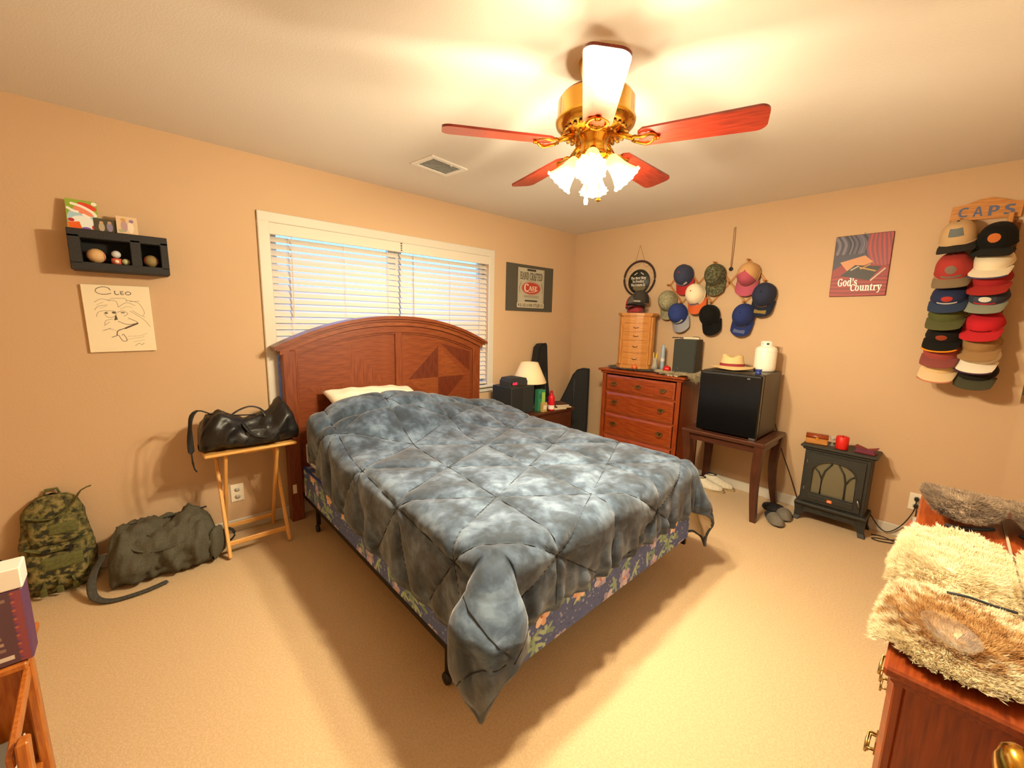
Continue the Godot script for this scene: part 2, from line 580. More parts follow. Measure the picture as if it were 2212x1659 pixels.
func blind(called: String, x0: float, x1: float, label: String, sd: int) -> void:
	var b := thing(called, label, "blind", Vector3((x0 + x1) / 2, 0.81, -0.035), 0.0, "blinds in the window")
	var w := x1 - x0
	var rng := RandomNumberGenerator.new()
	rng.seed = sd
	var vx := 0.018
	part(b, "valance", G.new().span(Vector3(-w / 2 - vx, 1.158, 0.036), Vector3(w / 2 + vx, 1.234, 0.05), 0.004), M.blind_white)
	part(b, "head_rail", G.new().span(Vector3(-w / 2, 1.185, -0.025), Vector3(w / 2, 1.232, 0.03), 0.002), M.blind_white)
	# one slat: a shallow curved strip, 50 mm wide
	var sl := G.new().smooth()
	var prof := []
	for i in 7:
		var t := i / 6.0 - 0.5
		prof.append(Vector2(t * 0.05, 0.0026 * (1.0 - 4.0 * t * t)))
	for side in 2:
		var off := 0.0012 if side == 0 else -0.0012
		for i in 6:
			var p: Vector2 = prof[i]
			var q: Vector2 = prof[i + 1]
			var a := Vector3(-w / 2, p.y + off, p.x)
			var c := Vector3(w / 2, q.y + off, q.x)
			sl.quad(a, Vector3(w / 2, p.y + off, p.x), c, Vector3(-w / 2, q.y + off, q.x))
	var sm := sl.mesh()
	var y := 1.135
	var k := 0
	while y > 0.06:
		var s := part(b, "slat", sm, M.slat_white)
		s.position = Vector3(0, y, 0)
		var tilt := 60.0 + rng.randf_range(-2.0, 2.0)
		if k < 3:
			tilt -= 10.0 if sd == 1 else 14.0
		s.rotation.x = deg_to_rad(tilt)
		s.rotation.z = deg_to_rad(rng.randf_range(-0.12, 0.12))
		y -= 0.044
		k += 1
	part(b, "bottom_rail", G.new().span(Vector3(-w / 2, 0.005, -0.024), Vector3(w / 2, 0.028, 0.024), 0.003), M.blind_white)
	for cx in [-w / 2 + 0.11, 0.02, w / 2 - 0.1]:
		part(b, "ladder_cord", G.new().span(Vector3(cx - 0.0012, 0.02, 0.0255), Vector3(cx + 0.0012, 1.19, 0.0275)), M.blind_white)
	if sd == 1:
		part(b, "tilt_wand", G.new().tube([Vector3(-w / 2 + 0.125, 1.16, 0.034), Vector3(-w / 2 + 0.115, 0.62, 0.037)], 0.0035, 6), M.blind_white)
	else:
		part(b, "lift_cord", G.new().tube([Vector3(-w / 2 + 0.11, 1.16, 0.034), Vector3(-w / 2 + 0.107, 0.55, 0.037)], 0.002, 5), M.blind_white)
		part(b, "cord_tassel", G.new().smooth().lathe([Vector2(0.006, 0), Vector2(0.007, 0.02), Vector2(0.003, 0.04)], 8, Transform3D(Basis.IDENTITY, Vector3(-w / 2 + 0.107, 0.515, 0.037))), M.blind_white)

func ceiling_fan() -> void:
	var f := thing("ceiling_fan", "five-blade brass ceiling fan with lit tulip shades over the bed", "ceiling fan", Vector3(-2.456, H, 2.057))
	part(f, "canopy", G.new().smooth().lathe([Vector2(0.03, -0.125), Vector2(0.045, -0.115), Vector2(0.06, -0.05), Vector2(0.072, -0.012), Vector2(0.074, 0.0)], 28), M.brass)
	var hs := part(f, "motor_housing", G.new().smooth().lathe([Vector2(0.0, -0.262), Vector2(0.09, -0.262), Vector2(0.125, -0.25), Vector2(0.142, -0.236), Vector2(0.152, -0.225), Vector2(0.156, -0.212), Vector2(0.15, -0.205), Vector2(0.148, -0.14), Vector2(0.138, -0.125), Vector2(0.09, -0.114), Vector2(0.0, -0.112)], 40), M.brass)
	# pierced ornament under the housing: small leaf bosses in a ring
	var orn := G.new().smooth()
	for k in 30:
		var a := TAU * k / 30.0
		var d := Vector3(cos(a), 0, sin(a))
		orn.lathe([Vector2(0.011, 0), Vector2(0.009, 0.004), Vector2(0.004, 0.008), Vector2(0, 0.009)], 6, Transform3D(Basis(d.cross(Vector3.UP), Vector3(d.x * 0.55, -0.84, d.z * 0.55), d), d * 0.121 + Vector3(0, -0.252, 0)))
	for k in 22:
		var a := TAU * k / 22.0
		var d := Vector3(cos(a), 0, sin(a))
		orn.lathe([Vector2(0.008, 0), Vector2(0.006, 0.005), Vector2(0, 0.007)], 6, Transform3D(Basis(d.cross(Vector3.UP), Vector3.DOWN, d), d * 0.088 + Vector3(0, -0.262, 0)))
	part(hs, "ornament_band", orn, M.brass_dull)
	part(f, "switch_housing", G.new().smooth().lathe([Vector2(0.0, -0.345), Vector2(0.05, -0.343), Vector2(0.056, -0.33), Vector2(0.052, -0.315), Vector2(0.05, -0.285), Vector2(0.062, -0.27), Vector2(0.062, -0.258)], 28), M.brass)
	# blades
	var bl := PackedVector2Array()
	for q in arcpts(Vector2(0.56, 0.03), 0.035, -5, 85, 6): bl.append(q)
	bl.append(Vector2(0.19, 0.052))
	bl.append(Vector2(0.172, 0.035))
	bl.append(Vector2(0.172, -0.035))
	bl.append(Vector2(0.19, -0.052))
	for q in arcpts(Vector2(0.56, -0.03), 0.035, -85, 5, 6): bl.append(q)
	var lie := Transform3D(Basis(Vector3.RIGHT, -PI / 2), Vector3.ZERO)
	var bm := G.new().prism(bl, -0.004, 0.004, lie).mesh()
	var br := G.new().smooth()
	br.tube([Vector3(0.085, 0.03, 0), Vector3(0.12, 0.018, 0), Vector3(0.15, 0.004, 0)], [0.013, 0.011, 0.009], 8)
	for s in [-1.0, 1.0]:
		var loop := []
		for k in 13:
			var a := PI * k / 12.0
			loop.append(Vector3(0.15 + 0.068 * (1.0 - cos(a)) / 2.0 * 1.25, -0.004 + 0.004 * sin(a * 3.0), s * (0.034 * sin(a) + 0.004 * sin(a * 4.0))))
		br.tube(loop, 0.0065, 7)
		br.lathe([Vector2(0.009, -0.006), Vector2(0.009, 0.0), Vector2(0.0, 0.006)], 8, Transform3D(Basis.IDENTITY, Vector3(0.2, -0.004, s * 0.032)))
	br.lathe([Vector2(0.012, -0.007), Vector2(0.011, 0.0), Vector2(0.0, 0.006)], 8, Transform3D(Basis.IDENTITY, Vector3(0.236, -0.004, 0)))
	var brm := br.mesh()
	for k in 5:
		var an := deg_to_rad(68.4 + 72.0 * k)
		var bb := Basis(Vector3.UP, -an)
		var b := part(f, "blade", bm, M.blade_wood)
		b.transform = Transform3D(bb * Basis(Vector3.RIGHT, deg_to_rad(-11.0)), Vector3(0, -0.292, 0))
		var r := part(b, "blade_bracket", brm, M.brass)
		r.transform = Transform3D(Basis(Vector3.RIGHT, deg_to_rad(11.0)), Vector3(0, -0.004, 0))
	# four lamps on short arms
	var gm := mat("shade_glass", Color(1.0, 0.93, 0.8), 0.35)
	gm.emission_enabled = true
	gm.emission = Color(1.0, 0.8, 0.45)
	gm.emission_energy_multiplier = 1.3
	var bulb := mat("bulb_glow", Color(1, 0.95, 0.85), 0.4)
	bulb.emission_enabled = true
	bulb.emission = Color(1.0, 0.88, 0.62)
	bulb.emission_energy_multiplier = 5.0
	var shp := []
	for q in [[0.021, 0.0], [0.026, 0.008], [0.03, 0.025], [0.034, 0.05], [0.041, 0.075], [0.05, 0.097], [0.057, 0.11]]:
		shp.append(Vector2(q[0], q[1]))
	for k in 4:
		var an := deg_to_rad(146.0 + 90.0 * k)
		var d := Vector3(cos(an), 0, sin(an))
		var ax := (d * 0.66 + Vector3.DOWN * 0.75).normalized()
		var at := d * 0.062 + Vector3(0, -0.345, 0)
		var sx := Transform3D(Basis(ax.cross(Vector3.UP).normalized(), ax, ax.cross(Vector3.UP).normalized().cross(ax)), at)
		var arm := part(f, "lamp_arm", G.new().smooth().tube([d * 0.035 + Vector3(0, -0.318, 0), d * 0.055 + Vector3(0, -0.326, 0), at + ax * 0.006], [0.011, 0.012, 0.02], 10), M.brass)
		var sg := G.new().smooth().lathe(shp, 24, sx)
		# scalloped rim
		for q in 12:
			var a := TAU * q / 12.0
			sg.lathe([Vector2(0.0, -0.006), Vector2(0.008, 0.0), Vector2(0.0, 0.004)], 6, sx * Transform3D(Basis.IDENTITY, Vector3(cos(a) * 0.056, 0.11, sin(a) * 0.056)))
		var sh := part(f, "lamp_shade", sg, gm, "lit frosted tulip glass shade")
		part(sh, "bulb", G.new().smooth().lathe([Vector2(0.0, 0.092), Vector2(0.018, 0.086), Vector2(0.025, 0.068), Vector2(0.019, 0.045), Vector2(0.012, 0.02)].map(func(q): return q), 14, sx), bulb)
		var o := OmniLight3D.new()
		o.name = "bulb_light"
		o.position = at + ax * 0.176
		o.light_color = Color(1.0, 0.925, 0.775)
		o.light_energy = 0.4
		o.light_size = 0.045
		o.omni_range = 14.0
		o.omni_attenuation = 2.0
		o.shadow_enabled = true
		sh.add_child(o, true)
		# what leaves through the open mouth of the shade
		var sl := SpotLight3D.new()
		sl.name = "mouth_light"
		sl.position = o.position
		sl.basis = Basis.looking_at(ax, d)
		sl.light_color = o.light_color
		sl.light_energy = 1.5
		sl.light_size = 0.045
		sl.spot_angle = 84.0
		sl.spot_angle_attenuation = 0.6
		sl.spot_range = 14.0
		sl.spot_attenuation = 2.0
		sl.shadow_enabled = true
		arm.add_child(sl, true)
	# pull chains
	for c in [[Vector3(-0.035, 0, 0.0), 0.155], [Vector3(0.03, 0, 0.012), 0.155]]:
		var p: Vector3 = c[0]
		var l: float = c[1]
		var ch := part(f, "pull_chain", G.new().tube([p + Vector3(0, -0.335, 0), p + Vector3(0, -0.335 - l, 0)], 0.0014, 5), M.brass)
		var e := Transform3D(Basis.IDENTITY, p + Vector3(0, -0.335 - l, 0))
		if p.x < 0: part(ch, "chain_pull", G.new().smooth().lathe([Vector2(0, -0.036), Vector2(0.007, -0.034), Vector2(0.009, -0.02), Vector2(0.006, -0.006), Vector2(0.002, 0)], 10, e), M.white_paint)
		else: part(ch, "chain_pull", G.new().smooth().lathe([Vector2(0, -0.014), Vector2(0.011, -0.009), Vector2(0.012, -0.004), Vector2(0.002, 0.002)], 12, e), M.brass)
	# ceiling register
	var v := thing("ceiling_vent", "white louvred air register in the ceiling beside fan", "vent", Vector3(-2.29, H, 0.69), 0.12)
	var fr := G.new()
	fr.span(Vector3(-0.15, -0.01, -0.11), Vector3(0.15, 0, -0.08), 0.003)
	fr.span(Vector3(-0.15, -0.01, 0.08), Vector3(0.15, 0, 0.11), 0.003)
	fr.span(Vector3(-0.15, -0.01, -0.085), Vector3(-0.115, 0, 0.085), 0.003)
	fr.span(Vector3(0.115, -0.01, -0.085), Vector3(0.15, 0, 0.085), 0.003)
	part(v, "vent_frame", fr, M.white_paint)
	part(v, "duct_back", G.new().span(Vector3(-0.118, -0.003, -0.083), Vector3(0.118, -0.001, 0.083)), M.charcoal)
	for k in 9:
		part(v, "louvre", G.new().box(Vector3(0, -0.006, -0.072 + k * 0.018), Vector3(0.232, 0.0012, 0.013), 0.0, basis_x(40.0)), M.white_paint)
	part(v, "damper_lever", G.new().box(Vector3(0.02, -0.013, 0.088), Vector3(0.008, 0.012, 0.012), 0.002), M.white_paint)

func arch_y(x: float) -> float:
	return 1.462 - 0.215 * pow(absf(x) / 0.88, 2.1)

func arch_strip(x0: float, x1: float, top: float, bottom: float, z0: float, z1: float, k := 28) -> G:
	var g := G.new()
	var P := []
	for i in k + 1:
		var x := lerpf(x0, x1, float(i) / k)
		var y := arch_y(x)
		P.append([Vector3(x, y + bottom, z0), Vector3(x, y + bottom, z1), Vector3(x, y + top, z1), Vector3(x, y + top, z0)])
	for i in k:
		var a: Array = P[i]
		var b: Array = P[i + 1]
		var mid := Vector3.ZERO
		for q in 4: mid += (a[q] + b[q]) / 8.0
		for q in 4:
			g.out_quad(a[q], a[(q + 1) % 4], b[(q + 1) % 4], b[q], mid)
	for e in [P[0], P[k]]:
		g.out_quad(e[0], e[1], e[2], e[3], Vector3(0, 1.0, 0.08))
	return g

func flower_print() -> Image:
	var w := 640
	var h := 320
	var im := Image.create(w, h, false, Image.FORMAT_RGB8)
	im.fill(Color("56689f"))
	var rng := RandomNumberGenerator.new()
	rng.seed = 77
	for k in 1500:
		dot(im, rng.randf() * w, rng.randf() * h, rng.randf_range(1.5, 4.0), [Color("46568c"), Color("6c7eb4"), Color("9aa6c6"), Color("505f94")][rng.randi() % 4])
	for k in 60:
		var x := rng.randf() * w
		var y := rng.randf() * h
		var a := rng.randf() * TAU
		for q in 4:
			ell(im, x + cos(a + q * 0.9) * 14, y + sin(a + q * 0.9) * 14, 17, 5, a + q * 0.9, [Color("8fae98"), Color("a9c4ac"), Color("7d9e8c")][rng.randi() % 3])
	for f in [[80, 90, 30], [250, 190, 36], [400, 80, 26], [540, 210, 34], [150, 260, 24], [330, 290, 20], [600, 60, 22], [470, 290, 20], [20, 220, 22], [210, 50, 18], [330, 130, 30], [470, 150, 28], [110, 170, 26], [600, 150, 26], [270, 90, 20], [40, 30, 22], [520, 110, 18], [400, 230, 26], [200, 300, 18], [560, 300, 22]]:
		for q in 6:
			var a: float = TAU * q / 6.0 + f[0]
			ell(im, f[0] + cos(a) * f[2] * 0.7, f[1] + sin(a) * f[2] * 0.7, f[2] * 0.68, f[2] * 0.46, a, ([Color("ecc8b0"), Color("e4b8a0"), Color("f2dac6")] if int(f[2]) % 4 != 2 else [Color("b9b4d0"), Color("a59fc4"), Color("cfc9de")])[q % 3])
		dot(im, f[0], f[1], f[2] * 0.25, Color("c27a63"))
		dot(im, f[0] + 2, f[1] - 1, f[2] * 0.12, Color("e8d3a0"))
	return im

func bed() -> void:
	var b := thing("bed_frame", "dark cherry bed frame with tall arched inlaid headboard at the window", "bed frame", Vector3(-2.316, 0, 0))
	var hb := part(b, "headboard", arch_strip(-0.76, 0.76, -0.12, -1.0, 0.045, 0.088), M.cherry_x)
	part(hb, "crown_cap", arch_strip(-0.885, 0.882, 0.0, -0.024, 0.03, 0.165), M.cherry_x)
	part(hb, "crown_mould", arch_strip(-0.868, 0.866, -0.022, -0.042, 0.034, 0.148), M.cherry_x)
	part(hb, "crown_mould", arch_strip(-0.85, 0.848, -0.04, -0.075, 0.038, 0.132), M.cherry_mid)
	part(hb, "arched_rail", arch_strip(-0.835, 0.835, -0.073, -0.128, 0.042, 0.112), M.cherry_x)
	part(hb, "arched_bead", arch_strip(-0.765, 0.765, -0.126, -0.142, 0.05, 0.099), M.cherry_x)
	for s in [-1.0, 1.0]:
		var post := part(b, "post", G.new().span(Vector3(s * 0.752, 0, 0.042), Vector3(s * 0.834, arch_y(0.82) - 0.06, 0.116), 0.005), M.cherry_y)
		part(post, "post_bead", G.new().span(Vector3(s * 0.738, 0.3, 0.05), Vector3(s * 0.752, arch_y(0.745) - 0.128, 0.1), 0.003), M.cherry_y)
		if s < 0:
			part(post, "paper_label", G.new().span(Vector3(-0.82, 0.21, 0.1165), Vector3(-0.795, 0.275, 0.1172)), M.ivory_plate, "small cream paper label")
	part(hb, "centre_stile", G.new().span(Vector3(-0.018, 0.4, 0.05), Vector3(0.038, arch_y(0.0) - 0.126, 0.106), 0.004), M.cherry_y)
	for s in [-1.0, 1.0]:
		for q in [[-1, 1], [1, 1], [1, -1], [-1, -1]]:
			var c := Vector2(s * 0.385 + 0.005, 0.943)
			var hw := 0.29
			var hh := 0.272
			var tone: Material = M.cherry_dark if (q[0] * q[1] * s < 0) else M.cherry_mid
			if s < 0: tone = M.cherry_y if q[0] * q[1] > 0 else M.cherry_x
			part(hb, "veneer", G.new().prism(pv2([c, c + Vector2(q[0] * hw, 0), c + Vector2(0, q[1] * hh)]), 0.086, 0.0893), tone)
		for q in [1, -1]:
			var cx: float = s * 0.385 + 0.005 + q * 0.34
			var y1 := arch_y(cx) - 0.16
			var poly := pv2([Vector2(cx, 0.975), Vector2(cx, minf(y1, 1.25)), Vector2(s * 0.385 + 0.005 + q * 0.02, 1.24)])
			part(hb, "veneer", G.new().prism(poly, 0.086, 0.0886), M.cherry_dark if (q > 0 and s > 0) else M.cherry_x)
	for s in [-1.0, 1.0]:
		part(b, "side_rail", G.new().span(Vector3(s * 0.755, 0.165, 0.12), Vector3(s * 0.735, 0.2, 2.2), 0.002), M.dark_steel)
	for p in [Vector3(-0.735, 0, 0.36), Vector3(0.735, 0, 0.36), Vector3(-0.735, 0, 1.92), Vector3(0.735, 0, 1.92)]:
		var leg := part(b, "leg", G.new().span(p + Vector3(-0.012, 0.05, -0.012), p + Vector3(0.012, 0.185, 0.012), 0.003), M.dark_steel)
		part(leg, "caster", G.new().smooth().lathe([Vector2(0, -0.012), Vector2(0.022, -0.01), Vector2(0.026, 0.0), Vector2(0.022, 0.01), Vector2(0, 0.012)], 14, Transform3D(Basis(Vector3.FORWARD, PI / 2), p + Vector3(-0.008, 0.026, 0))), M.black_plastic)
	part(b, "cross_rail", G.new().span(Vector3(-0.74, 0.165, 1.9), Vector3(0.74, 0.185, 1.94)), M.dark_steel)
	# box spring with printed ticking
	var fl := img_mat("floral_ticking", flower_print(), 0.8)
	fl.uv1_scale = Vector3(0.95, 1.9, 1)
	var bs := thing("box_spring", "box spring in navy floral ticking with peach flowers under the comforter", "box spring", Vector3(-2.321, 0.2, 1.203))
	part(bs, "ticking", G.new().box(Vector3(0, 0.11, 0), Vector3(1.53, 0.22, 2.02), 0.02), fl)
	var pp := []
	for c in [[-0.757, -1.0], [0.757, -1.0], [0.757, 1.002], [-0.757, 1.002]]: pp.append(Vector3(c[0], 0.212, c[1]))
	part(bs, "piping", G.new().smooth().tube(pp, 0.009, 8, true), mat("piping_blue", "3b57c4", 0.6))
	var mt := thing("mattress", "mattress lying on the floral box spring under the comforter", "mattress", Vector3(-2.321, 0.425, 1.203))
	part(mt, "cover", G.new().box(Vector3(0, 0.1, 0), Vector3(1.5, 0.2, 2.0), 0.04), mat("mattress_cloth", "c9cede", 0.85))
	# pillow: lens-shaped cushion with drawn-out corners
	var pl := G.new().smooth()
	for side in [1.0, -1.0]:
		pl.grid(28, 20, func(u: float, v: float) -> Vector3:
			var a := u * 2.0 - 1.0
			var c := v * 2.0 - 1.0
			var pin := 1.0 - 0.07 * (1.0 - absf(a)) * 0.0 - 0.05 * (1.0 - pow(absf(c), 2.0)) * pow(absf(a), 4.0)
			var pin2 := 1.0 - 0.06 * (1.0 - pow(absf(a), 2.0)) * pow(absf(c), 4.0)
			var th := pow(maxf(0.0, (1.0 - pow(absf(a), 2.6)) * (1.0 - pow(absf(c), 2.6))), 0.5)
			var wr := 0.006 * sin(a * 14.0 + c * 5.0) * th * (absf(a) + absf(c)) + 0.004 * sin(c * 19.0 - a * 6.0) * th
			return Vector3(a * 0.37 * pin, side * (0.085 * th) + wr, c * 0.25 * pin2), Vector2(1, 1), side > 0)
	var po := solo("pillow", pl, mat("pillow_cloth", "efe6d2", 0.9), "cream pillow against the headboard, half under the comforter", "pillow", Vector3(-2.54, 0.80, 0.325))
	po.rotation = Vector3(deg_to_rad(24.0), deg_to_rad(5.0), deg_to_rad(-4.0))

# ---------- the comforter ----------
const CXL := -3.03
const CXR := -1.61
const CZH := 0.40
const CZF := 2.165
const CRHO := 0.07

func stitch(x: float, z: float) -> float:
	# distance to the nearest line of a triangular quilting grid
	var d := 9.0
	for an in [-25.0, 35.0, 95.0]:
		var a := deg_to_rad(an)
		var q := (-(x + 2.675) * sin(a) + (z - 0.985) * cos(a)) / 0.375
		d = minf(d, absf(q - roundf(q)) * 0.375)
	return d

func top_y(x: float, z: float) -> float:
	var y := 0.675 + 0.02 * (1.0 - z / 2.2)
	var hx := exp(-pow((x + 2.58) / 0.62, 2.0)) if x > -2.58 else exp(-pow((x + 2.58) / 0.5, 4.0))
	var k := 0.185 * hx + 0.03
	y += k * (1.0 - smoothstep(0.5, 1.05, z))
	# the turned-back head edge makes a roll and a crease behind it
	y += 0.018 * exp(-pow((z - 0.47) / 0.06, 2.0)) - 0.03 * exp(-pow((z - 0.60 - 0.03 * sin(x * 4.0)) / 0.025, 2.0))
	y -= 0.03 * smoothstep(0.43, 0.38, z)
	return y

func cloth(s: float, t: float) -> Vector3:
	# s and t are the cloth's own metres, measured as x and z while it lies on the mattress
	var x := clampf(s, CXL, CXR)
	var z := clampf(t, 0.0, CZF)
	var d := s - x
	var e := t - z
	var r := sqrt(d * d + e * e)
	var y := top_y(x, z)
	if r < 0.0001:
		return Vector3(x, y, z)
	var right := d > 0.0
	var dir := Vector2(d, e) / r
	var arc := CRHO * PI / 2.0
	var o: float
	var drop: float
	if r < arc:
		o = CRHO * sin(r / CRHO)
		drop = CRHO * (1.0 - cos(r / CRHO))
		if not right:
			o += 0.18 * pow(2.0 * absf(dir.x * dir.y), 0.32) * smoothstep(-0.04, 0.26, r) * smoothstep(0.0, 0.03, r)
	else:
		var seg := r - arc
		var corner := 2.0 * absf(dir.x * dir.y)
		var k := 0.05 + (0.30 * pow(corner, 0.8) if right else 0.0)
		var belly := 0.0 if right else 0.18 * pow(corner, 0.32) * smoothstep(-0.04, 0.26, r) * (1.0 - 0.35 * smoothstep(0.34, 0.5, r))
		# hanging folds
		var fold := 0.0
		if absf(d) < 0.02: fold = 0.016 * sin(s * 47.0 + 1.3 * sin(s * 13.0)) + 0.008 * sin(s * 83.0)
		elif e < 0.02: fold = 0.014 * sin(t * 19.0 + 2.0 * sin(t * 5.0)) + 0.006 * sin(t * 43.0)
		else:
			var th := atan2(e, absf(d))
			fold = (0.028 if right else 0.012) * sin(th * 7.5 + (0.4 if right else 1.1)) * corner + 0.008 * sin(th * 17.0) * corner
		o = CRHO + seg * k + belly + fold * smoothstep(0.0, 0.28, seg)
		drop = CRHO + sqrt(maxf(seg * seg - pow(o - CRHO, 2.0), seg * seg * 0.3))
	return Vector3(x + dir.x * o, maxf(y - drop, 0.03), z + dir.y * o)

func comforter() -> void:
	var node := thing("comforter", "slate grey crushed velvet comforter quilted in triangles, draped over the bed", "comforter", Vector3(-2.32, 0.2, 1.2))
	var org := node.position
	var ns := 250
	var nt := 210
	var tmax := CZF + 0.315
	var P := []
	var N := []
	for j in nt + 1:
		var row := PackedVector3Array()
		var nrow := PackedVector3Array()
		var fv := float(j) / nt
		var t := lerpf(CZH, tmax, fv)
		var aL := lerpf(0.335, 0.405, clampf((t - CZH) / (CZF - CZH), 0.0, 1.0))
		var s0 := CXL - aL
		var s1 := CXR + 0.50
		for i in ns + 1:
			var s := lerpf(s0, s1, float(i) / ns)
			var p := cloth(s, t)
			var px := cloth(s + 0.01, t) - cloth(s - 0.01, t)
			var pz := cloth(s, t + 0.01) - cloth(s, t - 0.01)
			var nr := pz.cross(px).normalized()
			var g := stitch(s, t)
			var em := minf(minf(s - s0, s1 - s), minf(t - CZH, tmax - t))
			var puff := (0.008 * (1.0 - exp(-g / 0.007)) + 0.014 * (1.0 - exp(-g / 0.06))) * smoothstep(0.0, 0.04, em)
			if s < CXL and t > CZF: puff *= 0.35
			puff += 0.0015 * sin(s * 31.0 + 3.0 * sin(t * 9.0)) * sin(t * 23.0 + 2.0 * sin(s * 11.0))
			# soft wrinkles near the stitch crossings
			puff += 0.0018 * sin((s * 0.8 + t) * 70.0) * exp(-g / 0.03)
			nrow.append(nr)
			row.append(p + nr * puff - org)
		P.append(row)
		N.append(nrow)
	# crushed pile: sheen of brushed and unbrushed velvet, painted into the albedo as patches
	var big := noise_img(31, 0.012, 512, 4, 40.0)
	var sz := 512
	var fine := noise_img(32, 0.05, 512, 3, 20.0)
	var bd := big.get_data()
	var fd := fine.get_data()
	for i in bd.size():
		bd[i] = clampi(int(bd[i] * 0.62 + fd[i] * 0.38), 0, 255)
	var im := Image.create_from_data(sz, sz, false, Image.FORMAT_L8, bd)
	var vm := mat("crushed_velvet", Color.WHITE, 0.75, 0.0, 0.3)
	vm.albedo_texture = ramp_tex(im, [Color("2a3542"), Color("3a4859"), Color("4c5c70"), Color("687a8e")], [0.27, 0.44, 0.58, 0.78])
	vm.uv1_scale = Vector3(1.5, 1.4, 1)
	vm.rim_enabled = true
	vm.rim = 0.6
	vm.rim_tint = 0.0
	vm.heightmap_enabled = true
	vm.heightmap_texture = ramp_tex(noise_img(33, 0.2, 256, 3), [Color.BLACK, Color.WHITE], [0.2, 0.8])
	vm.heightmap_scale = 0.1
	part(node, "velvet_face", G.new().smooth().grid_of(P, Vector2.ONE, true), vm)
	# cream backing just inside the face, joined to it at the hem
	var L := []
	for j in range(0, nt + 1, 2):
		var row := PackedVector3Array()
		for i in range(0, ns + 1, 2):
			var q: Vector3 = P[j][i] - N[j][i] * 0.016
			row.append(q)
		L.append(row)
	var lin := G.new().smooth().grid_of(L, Vector2.ONE, false)
	part(node, "backing", lin, mat("sherpa_cream", "dccfb2", 1.0), "cream fleece backing")
	var rim := []
	for j in range(0, nt + 1, 2): rim.append([P[j][0], N[j][0]])
	for i in range(0, ns + 1, 2): rim.append([P[nt][i], N[nt][i]])
	for j in range(nt, -1, -2): rim.append([P[j][ns], N[j][ns]])
	for i in range(ns, -1, -2): rim.append([P[0][i], N[0][i]])
	var hem := []
	for q in rim: hem.append(q[0] - q[1] * 0.008)
	part(node, "hem", G.new().smooth().tube(hem, 0.0095, 6, true), vm)
	# quilting thread lying in the grooves
	var th := G.new().smooth()
	for an in [-25.0, 35.0, 95.0]:
		var a := deg_to_rad(an)
		for m in range(-8, 9):
			var run := []
			for k in 141:
				var l := -2.8 + 0.04 * k
				var s := -2.675 + cos(a) * l - sin(a) * m * 0.375
				var t := 0.985 + sin(a) * l + cos(a) * m * 0.375
				var aL := lerpf(0.335, 0.405, clampf((t - CZH) / (CZF - CZH), 0.0, 1.0))
				var inside := s > CXL - aL + 0.015 and s < CXR + 0.485 and t > CZH + 0.015 and t < tmax - 0.015
				if inside:
					var nr := (cloth(s, t + 0.01) - cloth(s, t - 0.01)).cross(cloth(s + 0.01, t) - cloth(s - 0.01, t)).normalized()
					run.append(cloth(s, t) + nr * 0.0032 - org)
				if (not inside or k == 140) and run.size() > 1:
					th.tube(run, 0.0022, 5)
					run = []
				elif not inside:
					run = []
	part(node, "quilting_thread", th, mat("thread_slate", "262c33", 0.9))

# soft bag lying along local x: f gives top height and depth along its length
func bag_shape(len: float, depth: float, top: Callable, lump: float, sd: int, nu := 44, nv := 36, zlean := 0.0) -> G:
	var nz := FastNoiseLite.new()
	nz.seed = sd
	nz.frequency = 6.0
	nz.fractal_octaves = 4
	var rid := FastNoiseLite.new()
	rid.seed = sd + 5
	rid.frequency = 4.0
	rid.fractal_type = FastNoiseLite.FRACTAL_RIDGED
	rid.fractal_octaves = 2
	return G.new().smooth().grid(nu, nv, func(u: float, v: float) -> Vector3:
		var a := u * TAU
		var q := v * 2.0 - 1.0
		var e := pow(maxf(0.0, 1.0 - pow(absf(q), 6.0)), 0.5)
		var h: float = top.call(q) * lerpf(0.2, 1.0, e)
		var c := cos(a)
		var s := sin(a)
		var y := (signf(s) * pow(absf(s), 0.75) * 0.5 + 0.5) * h
		var z := signf(c) * pow(absf(c), 0.7) * depth / 2.0 * lerpf(0.25, 1.0, e)
		z *= 1.0 - 0.25 * smoothstep(0.5, 1.0, y / maxf(h, 0.01))
		var x := q * len / 2.0 * (1.0 - 0.04 * (1.0 - e))
		var p := Vector3(x, y, z + zlean * y)
		var w := nz.get_noise_3dv(p * 2.2) * lump + rid.get_noise_3dv(p) * lump * 0.7
		var o := Vector3(0, s, c) * w * smoothstep(0.0, 0.05, y)
		p += o
		p.y = maxf(p.y, 0.002)
		return p, Vector2(3, 2))

func strap(g: G, pts: Array, wide := 0.012, thick := 0.22, up := Vector3.UP) -> void:
	# smooth flat webbing through the points
	var cv := Curve3D.new()
	for k in pts.size():
		var t: Vector3 = (pts[mini(k + 1, pts.size() - 1)] - pts[maxi(k - 1, 0)]) / 6.0
		cv.add_point(pts[k], -t, t)
	var o := []
	var L := cv.get_baked_length()
	var m := maxi(6, int(L / 0.02))
	for i in m + 1: o.append(cv.sample_baked(L * i / m, true))
	g.tube(o, wide, 8, false, thick, up)

